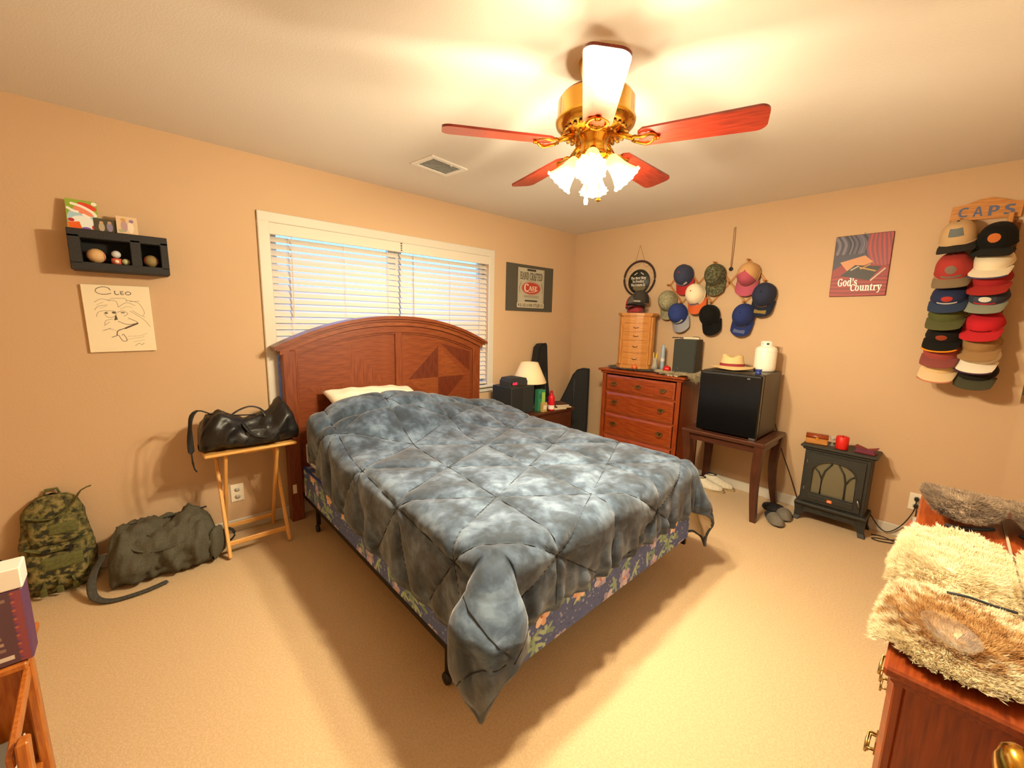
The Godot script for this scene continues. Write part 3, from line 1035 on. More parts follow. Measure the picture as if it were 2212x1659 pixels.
func outlet(at: Vector3, turn: float, label: String) -> Node3D:
	var o := thing("wall_outlet", label, "outlet", at, turn, "wall outlets")
	part(o, "cover_plate", G.new().box(Vector3(0, 0.06, 0.003), Vector3(0.075, 0.12, 0.006), 0.003), M.ivory_plate)
	for y in [0.035, 0.085]:
		var r := part(o, "receptacle", G.new().smooth().lathe([Vector2(0.0165, 0), Vector2(0.0165, 0.003), Vector2(0.0, 0.0035)], 16, Transform3D(basis_x(90.0), Vector3(0, y, 0.005))), M.trim_white)
		for x in [-0.006, 0.006]:
			part(r, "slot", G.new().box(Vector3(x, y + 0.003, 0.0086), Vector3(0.0025, 0.009, 0.0006)), M.charcoal)
	return o

func left_side() -> void:
	outlet(Vector3(-3.445, 0.208, 0.0), 0.0, "ivory wall outlet above the skirting behind the folding tray")
	# ---- black wall shelf ----
	var s := thing("wall_shelf", "small black box shelf with two openings on the tan wall", "shelf", Vector3(-3.872, 1.65, 0.0))
	mottled("shelf_black", "1c1c1e", "2b2b2c", Vector3(10, 10, 10), 0.7, 41, 0.05)
	var g := G.new()
	g.span(Vector3(-0.188, 0.0, 0), Vector3(0.188, 0.04, 0.14), 0.003)
	g.span(Vector3(-0.188, 0.156, 0), Vector3(0.188, 0.198, 0.14), 0.003)
	g.span(Vector3(-0.188, 0.03, 0), Vector3(-0.145, 0.17, 0.14), 0.003)
	g.span(Vector3(0.036, 0.03, 0), Vector3(0.078, 0.17, 0.14), 0.003)
	g.span(Vector3(0.156, 0.03, 0), Vector3(0.188, 0.17, 0.14), 0.003)
	part(s, "shelf_body", g, M.shelf_black)
	part(s, "back_panel", G.new().span(Vector3(-0.18, 0.01, 0.001), Vector3(0.18, 0.19, 0.008)), M.black_matte)
	var ballp := []
	for i in 13:
		var a := -PI / 2 + PI * i / 12.0
		ballp.append(Vector2(cos(a), sin(a)))
	var ball := func(called: String, r: float, at: Vector3, m: Material, label: String, cat: String) -> Node3D:
		var n := thing(called, label, cat, at)
		part(n, "cover", G.new().smooth().lathe(ballp.map(func(q): return q * r), 22, Transform3D(Basis.IDENTITY, Vector3(0, r, 0))), m)
		return n
	mottled("old_leather", "c79a63", "dcb98a", Vector3(14, 14, 14), 0.7, 42, 0.04)
	mottled("dark_leather", "7d6a3e", "a08a55", Vector3(14, 14, 14), 0.7, 43, 0.04)
	var seam := func(n: Node3D, r: float) -> void:
		var pts := []
		for k in 40:
			var t := TAU * k / 40.0
			pts.append(Vector3(cos(t) * 0.85 + 0.15 * cos(3 * t), sin(t) * 0.85 - 0.15 * sin(3 * t), 0.72 * cos(2 * t)).normalized() * r * 1.004 + Vector3(0, r, 0))
		part(n, "seam", G.new().smooth().tube(pts, 0.0011, 5, true), M.red_gloss)
	var b1: Node3D = ball.call("baseball", 0.036, Vector3(-3.968, 1.691, 0.088), M.old_leather, "tan leather baseball alone in the wide shelf opening", "ball")
	seam.call(b1, 0.036)
	var b2: Node3D = ball.call("baseball", 0.032, Vector3(-3.756, 1.691, 0.085), M.dark_leather, "dull olive baseball inside the narrow shelf opening", "ball")
	seam.call(b2, 0.032)
	ball.call("golf_ball", 0.019, Vector3(-3.893, 1.7245, 0.083), mat("pale_ball", "cfd3d8", 0.4), "pale small ball resting on red cup in black shelf", "ball")
	ball.call("golf_ball", 0.0165, Vector3(-3.858, 1.691, 0.098), mat("green_ball", "b9bf92", 0.4), "pale green small ball beside the red cup in black shelf", "ball")
	var cup := thing("trinket_cup", "small red and cream cup holding a ball in black shelf", "cup", Vector3(-3.893, 1.691, 0.083))
	part(cup, "cup_body", G.new().smooth().lathe([Vector2(0, 0), Vector2(0.019, 0.001), Vector2(0.022, 0.014), Vector2(0.021, 0.03), Vector2(0.016, 0.032), Vector2(0.015, 0.028)], 18), mat("cup_coral", "d2604a", 0.5))
	part(cup, "cup_badge", G.new().smooth().lathe([Vector2(0.009, 0), Vector2(0.008, 0.0025), Vector2(0, 0.003)], 12, Transform3D(basis_x(90.0), Vector3(0, 0.015, 0.021))), mat("cream_enamel", "f0dcc0", 0.4))
	# ---- cards on the shelf ----
	var im := Image.create(220, 310, false, Image.FORMAT_RGB8)
	im.fill(Color("8fae3c"))
	ell(im, 105, 190, 100, 110, 0.2, Color("a9cfe4"))
	ell(im, 110, 235, 90, 70, 0.2, Color("e9f0f0"))
	ell(im, 125, 115, 80, 34, 0.45, Color("e88a6c"))
	ell(im, 150, 60, 70, 30, 0.4, Color("d8442c"))
	stroke(im, [[45, 45], [110, 65], [180, 110], [205, 150]], 13, Color("f6efe2"))
	stroke(im, [[15, 95], [50, 120], [80, 125]], 12, Color("f4f1ea"))
	stroke(im, [[120, 150], [160, 175]], 12, Color("f4f1ea"))
	fillpoly(im, pv2([[5, 240], [85, 225], [100, 300], [10, 310]]), Color("e8641f"))
	ell(im, 30, 215, 22, 18, 0, Color("b8322a"))
	ell(im, 195, 275, 26, 30, 0, Color("d0223a"))
	ell(im, 130, 295, 34, 18, 0, Color("7a5aa8"))
	dot(im, 200, 25, 20, Color("f6efe2"))
	var lean := func(called: String, w: float, h: float, at: Vector3, m: Material, label: String, cat: String, ang: float, yaw: float) -> void:
		var n := thing(called, label, cat, at)
		n.rotation = Vector3(deg_to_rad(ang), deg_to_rad(yaw), 0)
		part(n, "card_sheet", G.new().span(Vector3(-w / 2, 0, -0.0015), Vector3(w / 2, h, 0), 0.0), M.ivory_plate)
		var q := G.new()
		q.quad(Vector3(-w / 2, 0, 0.0006), Vector3(-w / 2, h, 0.0006), Vector3(w / 2, h, 0.0006), Vector3(w / 2, 0, 0.0006))
		part(n, "card_print", q, m)
	lean.call("greeting_card", 0.112, 0.152, Vector3(-4.0, 1.85, 0.075), img_mat("card_print_holiday", im, 0.5, false), "large holiday greeting card in red, white and green on black shelf", "card", -12.0, 0.0)
	im = Image.create(90, 80, false, Image.FORMAT_RGB8)
	im.fill(Color("4c4838"))
	ell(im, 30, 50, 12, 26, 0, Color("b8a890"))
	ell(im, 62, 45, 12, 28, 0, Color("8d83a0"))
	dot(im, 30, 24, 8, Color("caa582"))
	dot(im, 62, 20, 8, Color("b89a80"))
	lean.call("photo_print", 0.085, 0.07, Vector3(-3.92, 1.85, 0.075), img_mat("photo_print_dark", im, 0.4, false), "small dark snapshot between the cards on black shelf", "photograph", -10.0, 0.0)
	im = Image.create(90, 110, false, Image.FORMAT_RGB8)
	im.fill(Color("ddc3a0"))
	ell(im, 32, 60, 14, 36, 0, Color("b99aa0"))
	ell(im, 60, 66, 13, 34, 0, Color("e9dcc8"))
	dot(im, 30, 22, 11, Color("c79a5a"))
	dot(im, 64, 26, 10, Color("8f7aa0"))
	ell(im, 20, 90, 14, 10, 0, Color("a8b090"))
	lean.call("photo_print", 0.082, 0.095, Vector3(-3.837, 1.85, 0.09), img_mat("photo_print_pale", im, 0.4, false), "pale cream snapshot at the end of the cards on black shelf", "photograph", -12.0, 0.0)
	# ---- pencil caricature on a stretched canvas ----
	im = Image.create(384, 512, false, Image.FORMAT_RGB8)
	im.fill(Color("efe2c4"))
	var k1 := Color("5a5048")
	var k2 := Color("877c6c")
	var k3 := Color("b3a890")
	stroke(im, [[150, 20], [120, 12], [85, 25], [75, 48], [95, 66], [130, 68], [160, 60]], 2.2, k1)
	stroke(im, [[150, 20], [158, 34]], 2.6, k1)
	stroke(im, [[182, 42], [184, 66], [204, 66]], 2.6, k1)
	stroke(im, [[214, 44], [216, 66], [232, 64]], 2.4, k1)
	stroke(im, [[214, 44], [230, 42]], 2.4, k1)
	stroke(im, [[216, 55], [228, 54]], 2.4, k1)
	stroke(im, [[256, 44], [242, 54], [248, 66], [266, 66], [274, 54], [262, 44], [252, 46]], 2.4, k1)
	for q in [[[60, 130], [100, 105], [150, 118]], [[55, 190], [80, 160], [130, 150]], [[60, 240], [75, 205], [120, 190]], [[130, 110], [180, 120], [190, 165]], [[150, 100], [230, 96], [245, 120]], [[240, 110], [310, 130], [340, 200], [330, 230]], [[260, 120], [320, 115]], [[190, 165], [240, 130], [290, 150]], [[270, 190], [310, 225], [340, 240]], [[255, 195], [330, 260], [365, 320]], [[100, 300], [110, 270], [150, 258]], [[95, 310], [130, 280]]]:
		stroke(im, q, 1.4, k2)
	for q in [[[70, 150], [110, 128]], [[85, 175], [125, 160]], [[200, 180], [240, 160], [270, 165]], [[220, 395], [300, 390], [340, 370]], [[210, 420], [320, 400]], [[250, 440], [320, 425]], [[80, 350], [115, 335], [140, 345]], [[130, 330], [160, 350]]]:
		stroke(im, q, 1.3, k3)
	stroke(im, [[105, 215], [130, 195], [170, 200], [165, 235], [125, 245], [105, 215]], 1.6, k2)
	stroke(im, [[180, 205], [215, 195], [240, 215], [215, 235]], 1.6, k2)
	ell(im, 160, 208, 11, 8, 0.3, k1)
	ell(im, 212, 208, 13, 4, 0.0, k1)
	ell(im, 118, 212, 9, 6, 0.0, k1)
	fillpoly(im, pv2([[166, 228], [172, 228], [178, 262], [156, 268]]), k1)
	stroke(im, [[178, 275], [230, 300], [290, 285], [240, 250]], 1.7, k1)
	stroke(im, [[215, 330], [290, 292]], 6.0, k1)
	stroke(im, [[160, 385], [170, 350], [215, 330]], 3.0, k1)
	stroke(im, [[170, 385], [190, 430], [215, 425], [200, 380], [190, 385]], 2.0, k1)
	stroke(im, [[130, 400], [165, 385]], 2.2, k1)
	stroke(im, [[90, 345], [130, 330]], 2.0, k2)
	stroke(im, [[260, 470], [285, 452], [300, 465], [315, 450]], 1.6, k2)
	var can := thing("canvas_drawing", "unframed white canvas with pencil caricature and name on tan wall", "drawing", Vector3(-3.906, 1.23, 0.0))
	can.rotation.z = deg_to_rad(0.8)
	part(can, "canvas", G.new().span(Vector3(-0.134, 0, 0), Vector3(0.134, 0.357, 0.018), 0.002), mat("canvas_white", "efe2c4", 0.9))
	var q := G.new()
	q.quad(Vector3(-0.132, 0.002, 0.0184), Vector3(-0.132, 0.355, 0.0184), Vector3(0.132, 0.355, 0.0184), Vector3(0.132, 0.002, 0.0184))
	part(can, "pencil_drawing", q, img_mat("pencil_print", im, 0.9, false))
	# ---- folding tray table ----
	var t := thing("tray_table", "folding blond wood tray table standing by the headboard", "table", Vector3(-3.395, 0, 0.2))
	part(t, "table_top", G.new().box(Vector3(0, 0.649, 0), Vector3(0.478, 0.018, 0.34), 0.006), M.pine_x)
	part(t, "apron", G.new().box(Vector3(0.035, 0.631, 0.12), Vector3(0.16, 0.018, 0.02), 0.003), M.pine_x)
	for sx in [-1.0, 1.0]:
		for w in 2:
			var x: float = sx * (0.16 if w == 0 else 0.135)
			var a := Vector3(x, 0.01, 0.17 if w == 0 else -0.15)
			var b := Vector3(x * 1.0 + (0.0 if w == 0 else 0.0), 0.636, -0.12 if w == 0 else 0.12)
			var ax := (b - a).normalized()
			var bs := Basis(Vector3.RIGHT, ax, Vector3.RIGHT.cross(ax))
			part(t, "leg", G.new().box((a + b) / 2, Vector3(0.019, (b - a).length(), 0.03), 0.004, bs), M.pine_y)
	part(t, "stretcher", G.new().box(Vector3(0, 0.085, 0.136), Vector3(0.31, 0.03, 0.015), 0.004), M.pine_x)
	part(t, "stretcher", G.new().box(Vector3(0, 0.085, -0.118), Vector3(0.26, 0.03, 0.015), 0.004), M.pine_x)
	# ---- black bag on the tray ----
	var leath := mottled("black_leather", "0d0d0e", "1d1d1e", Vector3(9, 9, 9), 0.42, 47, 0.03, 0.3)
	var bag := thing("duffel_bag", "slumped black leather duffel bag on the folding tray table", "bag", Vector3(-3.385, 0.658, 0.235))
	part(bag, "bag_body", bag_shape(0.54, 0.27, func(v: float) -> float:
		return 0.175 + 0.05 * exp(-pow((v + 0.62) / 0.3, 2.0)) + 0.085 * exp(-pow((v - 0.68) / 0.22, 2.0)) - 0.02 * exp(-pow(v / 0.3, 2.0)), 0.028, 61), leath)
	var sg := G.new().smooth()
	strap(sg, [Vector3(-0.12, 0.15, 0.06), Vector3(-0.08, 0.205, 0.03), Vector3(0.0, 0.235, 0.02), Vector3(0.06, 0.215, 0.03), Vector3(0.08, 0.17, 0.06)], 0.011, 0.4)
	part(bag, "handle", sg, leath)
	sg = G.new().smooth()
	strap(sg, [Vector3(-0.05, 0.155, 0.10), Vector3(-0.01, 0.09, 0.145), Vector3(0.06, 0.065, 0.15), Vector3(0.12, 0.09, 0.145), Vector3(0.13, 0.155, 0.10)], 0.012, 0.35)
	part(bag, "handle", sg, leath)
	sg = G.new().smooth()
	strap(sg, [Vector3(-0.2, 0.225, 0.05), Vector3(-0.25, 0.25, 0.06), Vector3(-0.285, 0.22, 0.09), Vector3(-0.298, 0.12, 0.1), Vector3(-0.3, 0.02, 0.11), Vector3(-0.295, -0.06, 0.11), Vector3(-0.285, -0.085, 0.11)], 0.015, 0.25)
	part(bag, "shoulder_strap", sg, M.black_cloth)
	part(bag, "zip", G.new().smooth().tube([Vector3(-0.2, 0.212, 0.01), Vector3(-0.1, 0.192, 0.012), Vector3(0.05, 0.176, 0.012), Vector3(0.16, 0.225, 0.01)], 0.004, 6), M.dark_steel)
	part(bag, "pocket", bag_shape(0.2, 0.03, func(v: float) -> float: return 0.1, 0.006, 62, 20, 16), leath).position = Vector3(0.04, 0.02, 0.125)
	# ---- olive duffel on the floor ----
	var od := thing("duffel_bag", "olive grey canvas duffel bag slumped on the carpet against the wall", "bag", Vector3(-3.832, 0, 0.215), deg_to_rad(-4.0))
	part(od, "bag_body", bag_shape(0.50, 0.31, func(v: float) -> float:
		return 0.265 + 0.03 * exp(-pow((v - 0.55) / 0.3, 2.0)) + 0.02 * exp(-pow((v + 0.7) / 0.25, 2.0)), 0.042, 71, 52, 44, -0.12), M.olive_cloth)
	sg = G.new().smooth()
	strap(sg, [Vector3(-0.17, 0.24, 0.06), Vector3(-0.1, 0.19, 0.12), Vector3(0.0, 0.175, 0.135), Vector3(0.1, 0.2, 0.12), Vector3(0.17, 0.25, 0.06)], 0.013, 0.25)
	part(od, "handle", sg, M.olive_cloth)
	sg = G.new().smooth()
	strap(sg, [Vector3(-0.14, 0.27, -0.02), Vector3(-0.06, 0.24, 0.05), Vector3(0.02, 0.235, 0.06), Vector3(0.1, 0.25, 0.04), Vector3(0.17, 0.28, -0.02)], 0.013, 0.25)
	part(od, "handle", sg, M.olive_cloth)
	sg = G.new().smooth()
	strap(sg, [Vector3(-0.25, 0.17, 0.02), Vector3(-0.29, 0.1, 0.08), Vector3(-0.285, 0.03, 0.16), Vector3(-0.22, 0.012, 0.22), Vector3(-0.1, 0.012, 0.225), Vector3(0.0, 0.012, 0.19)], 0.018, 0.2)
	part(od, "shoulder_strap", sg, mottled("web_grey", "3b3a35", "4c4a44", Vector3(12, 12, 12), 0.9, 23))
	part(od, "end_pocket", bag_shape(0.13, 0.05, func(v: float) -> float: return 0.17, 0.01, 72, 20, 14), M.olive_cloth).transform = Transform3D(rot(0, 62, 0), Vector3(0.235, 0.03, 0.08))
	part(od, "zip", G.new().smooth().tube([Vector3(-0.2, 0.275, -0.06), Vector3(0.0, 0.268, -0.07), Vector3(0.2, 0.292, -0.05)], 0.005, 6), M.black_matte)
	sg = G.new().smooth()
	strap(sg, [Vector3(0.24, 0.12, -0.02), Vector3(0.30, 0.14, 0.0), Vector3(0.325, 0.1, 0.01), Vector3(0.3, 0.06, 0.0), Vector3(0.25, 0.05, -0.01)], 0.016, 0.3)
	part(od, "side_loop", sg, M.black_cloth)
	# ---- camouflage backpack ----
	var cm := mat("woodland_camo", Color.WHITE, 0.9)
	var ca := noise_img(81, 0.022, 256, 4, 25.0)
	cm.albedo_texture = ramp_tex(ca, [Color("26251a"), Color("2c2a1c"), Color("4a4a26"), Color("55552b"), Color("6b6534"), Color("726b3a"), Color("8a7b4c")], [0.0, 0.40, 0.405, 0.5, 0.505, 0.62, 0.66])
	cm.uv1_triplanar = true
	cm.uv1_scale = Vector3(5, 5, 5)
	var plain := mottled("olive_web", "55562c", "666636", Vector3(10, 10, 10), 0.85, 24)
	var bp := thing("backpack", "olive camouflage backpack with buckled straps leaning on the tan wall", "backpack", Vector3(-4.252, 0, 0.085))
	bp.rotation = Vector3(deg_to_rad(-5.0), 0, 0)
	var nz := FastNoiseLite.new()
	nz.seed = 9
	nz.frequency = 9.0
	part(bp, "pack_body", G.new().smooth().grid(40, 30, func(u: float, v: float) -> Vector3:
		var a := u * TAU
		var w := lerpf(0.138, 0.105, smoothstep(0.2, 1.0, v)) * pow(maxf(0.0, 1.0 - pow(maxf(0.0, (v - 0.78) / 0.22), 2.2)), 0.5)
		var d := lerpf(0.085, 0.055, v) * pow(maxf(0.0, 1.0 - pow(maxf(0.0, (v - 0.8) / 0.2), 2.0)), 0.5)
		if v < 0.06:
			w *= 0.8 + 0.2 * v / 0.06
			d *= 0.7 + 0.3 * v / 0.06
		var c := cos(a)
		var sn := sin(a)
		var p := Vector3(signf(c) * pow(absf(c), 0.6) * w, v * 0.51, signf(sn) * pow(absf(sn), 0.6) * d)
		var o := nz.get_noise_3dv(p) * 0.012
		return p + Vector3(c, 0, sn) * o), cm)
	var pocket := func(called: String, at: Vector3, sz: Vector3, m: Material) -> void:
		part(bp, called, G.new().smooth().grid(24, 14, func(u: float, v: float) -> Vector3:
			var a := u * 2.0 - 1.0
			var c := v * 2.0 - 1.0
			var th := pow(maxf(0.0, (1.0 - pow(absf(a), 5.0)) * (1.0 - pow(absf(c), 5.0))), 0.45)
			return at + Vector3(a * sz.x / 2, c * sz.y / 2, sz.z * th + 0.004 * nz.get_noise_2d(a * 4.0, c * 4.0 + at.y * 30.0))), m)
	pocket.call("lower_pocket", Vector3(0, 0.13, 0.065), Vector3(0.22, 0.2, 0.05), cm)
	pocket.call("upper_pocket", Vector3(0, 0.32, 0.05), Vector3(0.18, 0.14, 0.035), cm)
	pocket.call("pocket_panel", Vector3(0.02, 0.17, 0.108), Vector3(0.15, 0.07, 0.012), plain)
	pocket.call("pocket_panel", Vector3(0.03, 0.335, 0.08), Vector3(0.1, 0.06, 0.01), plain)
	for x in [-0.05, 0.0, 0.05]:
		sg = G.new()
		strap(sg, [Vector3(x, 0.09, 0.118), Vector3(x * 1.1, 0.05, 0.118), Vector3(x * 1.15, 0.012, 0.105)], 0.0125, 0.3)
		part(bp, "bottom_strap", sg, plain)
	sg = G.new()
	strap(sg, [Vector3(-0.08, 0.41, 0.06), Vector3(0.0, 0.395, 0.085), Vector3(0.07, 0.44, 0.065), Vector3(0.11, 0.505, 0.05), Vector3(0.15, 0.522, 0.05)], 0.012, 0.25)
	part(bp, "top_strap", sg, plain)
	sg = G.new()
	strap(sg, [Vector3(-0.1, 0.26, 0.075), Vector3(-0.03, 0.235, 0.105), Vector3(0.05, 0.24, 0.105), Vector3(0.11, 0.265, 0.075)], 0.011, 0.3)
	part(bp, "compression_strap", sg, plain)
	for x in [-0.03, 0.05]:
		part(bp, "buckle", G.new().box(Vector3(x, 0.238, 0.112), Vector3(0.03, 0.022, 0.008), 0.002), M.black_plastic)
	part(bp, "haul_loop", G.new().smooth().tube([Vector3(-0.03, 0.49, -0.02), Vector3(-0.02, 0.525, -0.02), Vector3(0.02, 0.525, -0.02), Vector3(0.03, 0.49, -0.02)], 0.006, 6), plain)

func lamp_profile(q: Array) -> Array:
	return q.map(func(e): return Vector2(e[0], e[1]))

func lens(r: float, h: float, k := 8) -> Array:
	var o := []
	for i in k + 1:
		var a := PI / 2.0 * i / k
		o.append(Vector2(r * cos(a), h * sin(a)))
	return o

func back_corner() -> void:
	# ---- poster on a grey board ----
	var p := thing("wall_poster", "charcoal board with pale print and red oval emblem beside the window", "poster", Vector3(-0.73, 1.548, 0.0))
	part(p, "backing_board", G.new().span(Vector3(-0.346, 0, 0), Vector3(0.346, 0.472, 0.012), 0.002), mottled("board_grey", "4a463c", "565146", Vector3(20, 20, 20), 0.9, 51))
	part(p, "printed_panel", G.new().span(Vector3(-0.19, 0.035, 0.012), Vector3(0.2, 0.44, 0.0135)), mat("print_paper", "b4ae98", 0.8))
	var ink := mat("print_ink", "3b372f", 0.8)
	var red := mat("print_red", "b5402f", 0.8)
	var z := 0.0142
	lettering(p, "HAND CRAFTED", 0.075, Vector3(0.005, 0.36, z), ink, "Droid Serif", true, false, 0.33)
	part(p, "oval_emblem", G.new().lathe([Vector2(1, 0), Vector2(0, 0.0001)], 40, Transform3D(basis_x(90.0), Vector3(0.005, 0.238, z - 0.0006)), Vector2(0.135, 0.06)), red)
	var ring := []
	for k in 40: ring.append(Vector3(0.005 + 0.143 * cos(TAU * k / 40.0), 0.238 + 0.067 * sin(TAU * k / 40.0), z - 0.0006))
	part(p, "oval_rule", G.new().tube(ring, 0.002, 5, true), red)
	var pale := mat("print_pale", "e6dcc4", 0.8)
	lettering(p, "C", 0.082, Vector3(-0.07, 0.24, z), pale, "Droid Serif", true, false, 0.062)
	lettering(p, "ASE", 0.045, Vector3(0.032, 0.238, z), pale, "Droid Serif", true, false, 0.13)
	part(p, "swash", G.new().tube([Vector3(-0.08, 0.205, z), Vector3(-0.02, 0.196, z), Vector3(0.06, 0.206, z), Vector3(0.1, 0.222, z)], 0.003, 5), pale)
	part(p, "print_bar", G.new().span(Vector3(-0.06, 0.413, 0.0135), Vector3(0.07, 0.434, 0.0145)), ink)
	part(p, "print_bar", G.new().span(Vector3(-0.085, 0.1, 0.0135), Vector3(0.1, 0.116, 0.0145)), ink)
	for y in [0.315, 0.143, 0.155]:
		part(p, "print_rule", G.new().span(Vector3(-0.1 if y < 0.2 else -0.06, y, 0.0135), Vector3(0.12 if y < 0.2 else 0.07, y + 0.006, 0.0143)), mat("print_grey", "857e6c", 0.8))
	for s in [-1.0, 1.0]:
		part(p, "print_rule", G.new().span(Vector3(0.005 + s * 0.182, 0.09, 0.0135), Vector3(0.005 + s * 0.179, 0.43, 0.0143)), M.print_grey)
		part(p, "print_rule", G.new().tube([Vector3(0.005 + s * 0.165, 0.19, z), Vector3(0.005 + s * 0.172, 0.24, z), Vector3(0.005 + s * 0.15, 0.3, z)], 0.004, 5), M.print_grey)
	part(p, "print_strip", G.new().span(Vector3(-0.198, 0.04, 0.0135), Vector3(0.205, 0.085, 0.0145)), mat("print_cream", "cdc3a6", 0.8))
	lettering(p, "W.R.CASE & SONS CUTLERY CO.", 0.034, Vector3(0.004, 0.062, 0.0152), ink, "Droid Serif", true, false, 0.38)
	# ---- nightstand with its clutter, mostly behind the bed ----
	var ns := thing("nightstand", "dark wood nightstand in the corner behind the comforter", "nightstand", Vector3(-1.0, 0, 0.345))
	part(ns, "table_top", G.new().box(Vector3(0, 0.565, 0), Vector3(0.86, 0.025, 0.4), 0.005), M.walnut_x)
	part(ns, "cabinet_body", G.new().box(Vector3(0, 0.3, 0), Vector3(0.8, 0.505, 0.37), 0.004), M.walnut_x)
	for x in [-0.36, 0.36]:
		for zz in [-0.15, 0.15]:
			part(ns, "foot", G.new().box(Vector3(x, 0.025, zz), Vector3(0.05, 0.05, 0.05), 0.004), M.walnut_y)
	part(ns, "drawer_front", G.new().box(Vector3(0, 0.44, 0.19), Vector3(0.72, 0.16, 0.014), 0.004), M.walnut_x)
	var top := 0.578
	var sp := thing("speaker_box", "black box loudspeaker under the clock radio on the nightstand", "speaker", Vector3(-1.215, top, 0.3), deg_to_rad(0.0))
	part(sp, "cabinet", G.new().box(Vector3(0, 0.128, 0), Vector3(0.30, 0.256, 0.27), 0.004), mottled("speaker_vinyl", "202524", "2c3230", Vector3(10, 10, 10), 0.6, 53))
	part(sp, "grille", G.new().box(Vector3(-0.075, 0.128, 0.137), Vector3(0.14, 0.235, 0.008), 0.003), M.black_matte)
	part(sp, "badge", G.new().box(Vector3(0.08, 0.03, 0.1365), Vector3(0.04, 0.012, 0.002)), M.charcoal)
	var ck := thing("clock_radio", "low charcoal clock radio with red digits on the black speaker", "clock", Vector3(-1.235, top + 0.2565, 0.32))
	part(ck, "radio_body", G.new().prism(pv2([[-0.115, 0.0], [0.115, 0.0], [0.118, 0.04], [0.1, 0.075], [0.03, 0.086], [-0.09, 0.082], [-0.115, 0.05]]), -0.07, 0.07), M.charcoal)
	part(ck, "display_window", G.new().box(Vector3(-0.055, 0.03, 0.0715), Vector3(0.085, 0.03, 0.003), 0.001), M.black_plastic)
	var led := mat("red_led", "ff4060", 0.4)
	led.emission_enabled = true
	led.emission = Color(1.0, 0.12, 0.22)
	led.emission_energy_multiplier = 2.0
	var dg := lettering(ck, "4:56", 0.022, Vector3(-0.05, 0.03, 0.0738), led, "Droid Sans", true, false, 0.06)
	dg.name = "digits"
	part(ck, "lower_trim", G.new().box(Vector3(0.02, 0.008, 0.072), Vector3(0.19, 0.012, 0.004), 0.001), M.steel)
	# lamp
	var lp := thing("table_lamp", "table lamp with plain cream cone shade on the nightstand", "lamp", Vector3(-0.985, top, 0.28))
	part(lp, "lamp_base", G.new().smooth().lathe(lamp_profile([[0, 0], [0.065, 0.0], [0.068, 0.015], [0.03, 0.03], [0.045, 0.09], [0.05, 0.14], [0.03, 0.2], [0.014, 0.23], [0.012, 0.3]]), 24), mat("lamp_ceramic", "8d8f76", 0.35))
	var shm := mat("lamp_linen", "f3dfb4", 0.9)
	shm.backlight_enabled = true
	shm.backlight = Color(0.3, 0.26, 0.18)
	part(lp, "lamp_shade", G.new().smooth().lathe(lamp_profile([[0.174, 0.262], [0.176, 0.266], [0.086, 0.462], [0.083, 0.462], [0.172, 0.264]]), 36), shm)
	part(lp, "harp", G.new().smooth().tube([Vector3(-0.02, 0.29, 0), Vector3(-0.04, 0.36, 0), Vector3(0, 0.44, 0), Vector3(0.04, 0.36, 0), Vector3(0.02, 0.29, 0)], 0.003, 6), M.brass)
	# green box, navy tub, red spray bottle, papers
	var gb := thing("carton", "green carton standing between the black speaker and red bottle", "box", Vector3(-0.985, top, 0.44), deg_to_rad(-8.0))
	part(gb, "carton_body", G.new().box(Vector3(0, 0.105, 0), Vector3(0.085, 0.21, 0.06), 0.002), mat("carton_green", "2f7d5a", 0.6))
	part(gb, "carton_panel", G.new().box(Vector3(0.018, 0.1, 0.0305), Vector3(0.04, 0.17, 0.001)), mat("carton_lime", "8fb84a", 0.6))
	part(gb, "carton_stripe", G.new().box(Vector3(-0.022, 0.15, 0.0306), Vector3(0.03, 0.05, 0.001)), mat("carton_teal", "1f5f58", 0.6))
	var ob := thing("small_carton", "tiny tan carton in front of the green carton", "box", Vector3(-0.99, top, 0.497))
	part(ob, "carton_body", G.new().box(Vector3(0, 0.045, 0), Vector3(0.06, 0.09, 0.035), 0.002), mat("carton_tan", "b9995a", 0.6))
	part(ob, "carton_label", G.new().box(Vector3(0, 0.045, 0.018), Vector3(0.04, 0.04, 0.001)), mat("carton_white", "d9d2bf", 0.6))
	var tub := thing("lidded_jar", "navy blue lidded jar beside the red spray bottle", "jar", Vector3(-0.92, top, 0.42))
	part(tub, "jar_body", G.new().smooth().lathe(lamp_profile([[0, 0], [0.042, 0.001], [0.045, 0.02], [0.045, 0.085], [0.04, 0.09]]), 20), mat("jar_navy", "27407e", 0.4))
	part(tub, "jar_lid", G.new().smooth().lathe(lamp_profile([[0.045, 0.088], [0.046, 0.092], [0.046, 0.115], [0.04, 0.12], [0, 0.121]]), 20), mat("jar_lid_navy", "161f3c", 0.5))
	part(tub, "jar_label", G.new().lathe(lamp_profile([[0.0456, 0.025], [0.0456, 0.06]]), 20), mat("jar_label_pale", "c9cbd6", 0.6))
	var rb := thing("spray_bottle", "tall red bottle with pump cap beside the navy jar", "bottle", Vector3(-0.885, top, 0.50))
	part(rb, "bottle_body", G.new().smooth().lathe(lamp_profile([[0, 0], [0.03, 0.001], [0.032, 0.01], [0.032, 0.13], [0.028, 0.145], [0.016, 0.155], [0.015, 0.16]]), 20), mat("bottle_red", "c71424", 0.3))
	part(rb, "bottle_collar", G.new().smooth().lathe(lamp_profile([[0.016, 0.158], [0.017, 0.16], [0.017, 0.175], [0.01, 0.178]]), 16), mat("cap_red", "b0222c", 0.4))
	part(rb, "spray_nozzle", G.new().span(Vector3(-0.02, 0.176, -0.009), Vector3(0.012, 0.198, 0.009), 0.004), M.cap_red)
	part(rb, "bottle_label", G.new().lathe(lamp_profile([[0.0325, 0.015], [0.0325, 0.055]]), 20), mat("label_pale", "e8d9cf", 0.6))
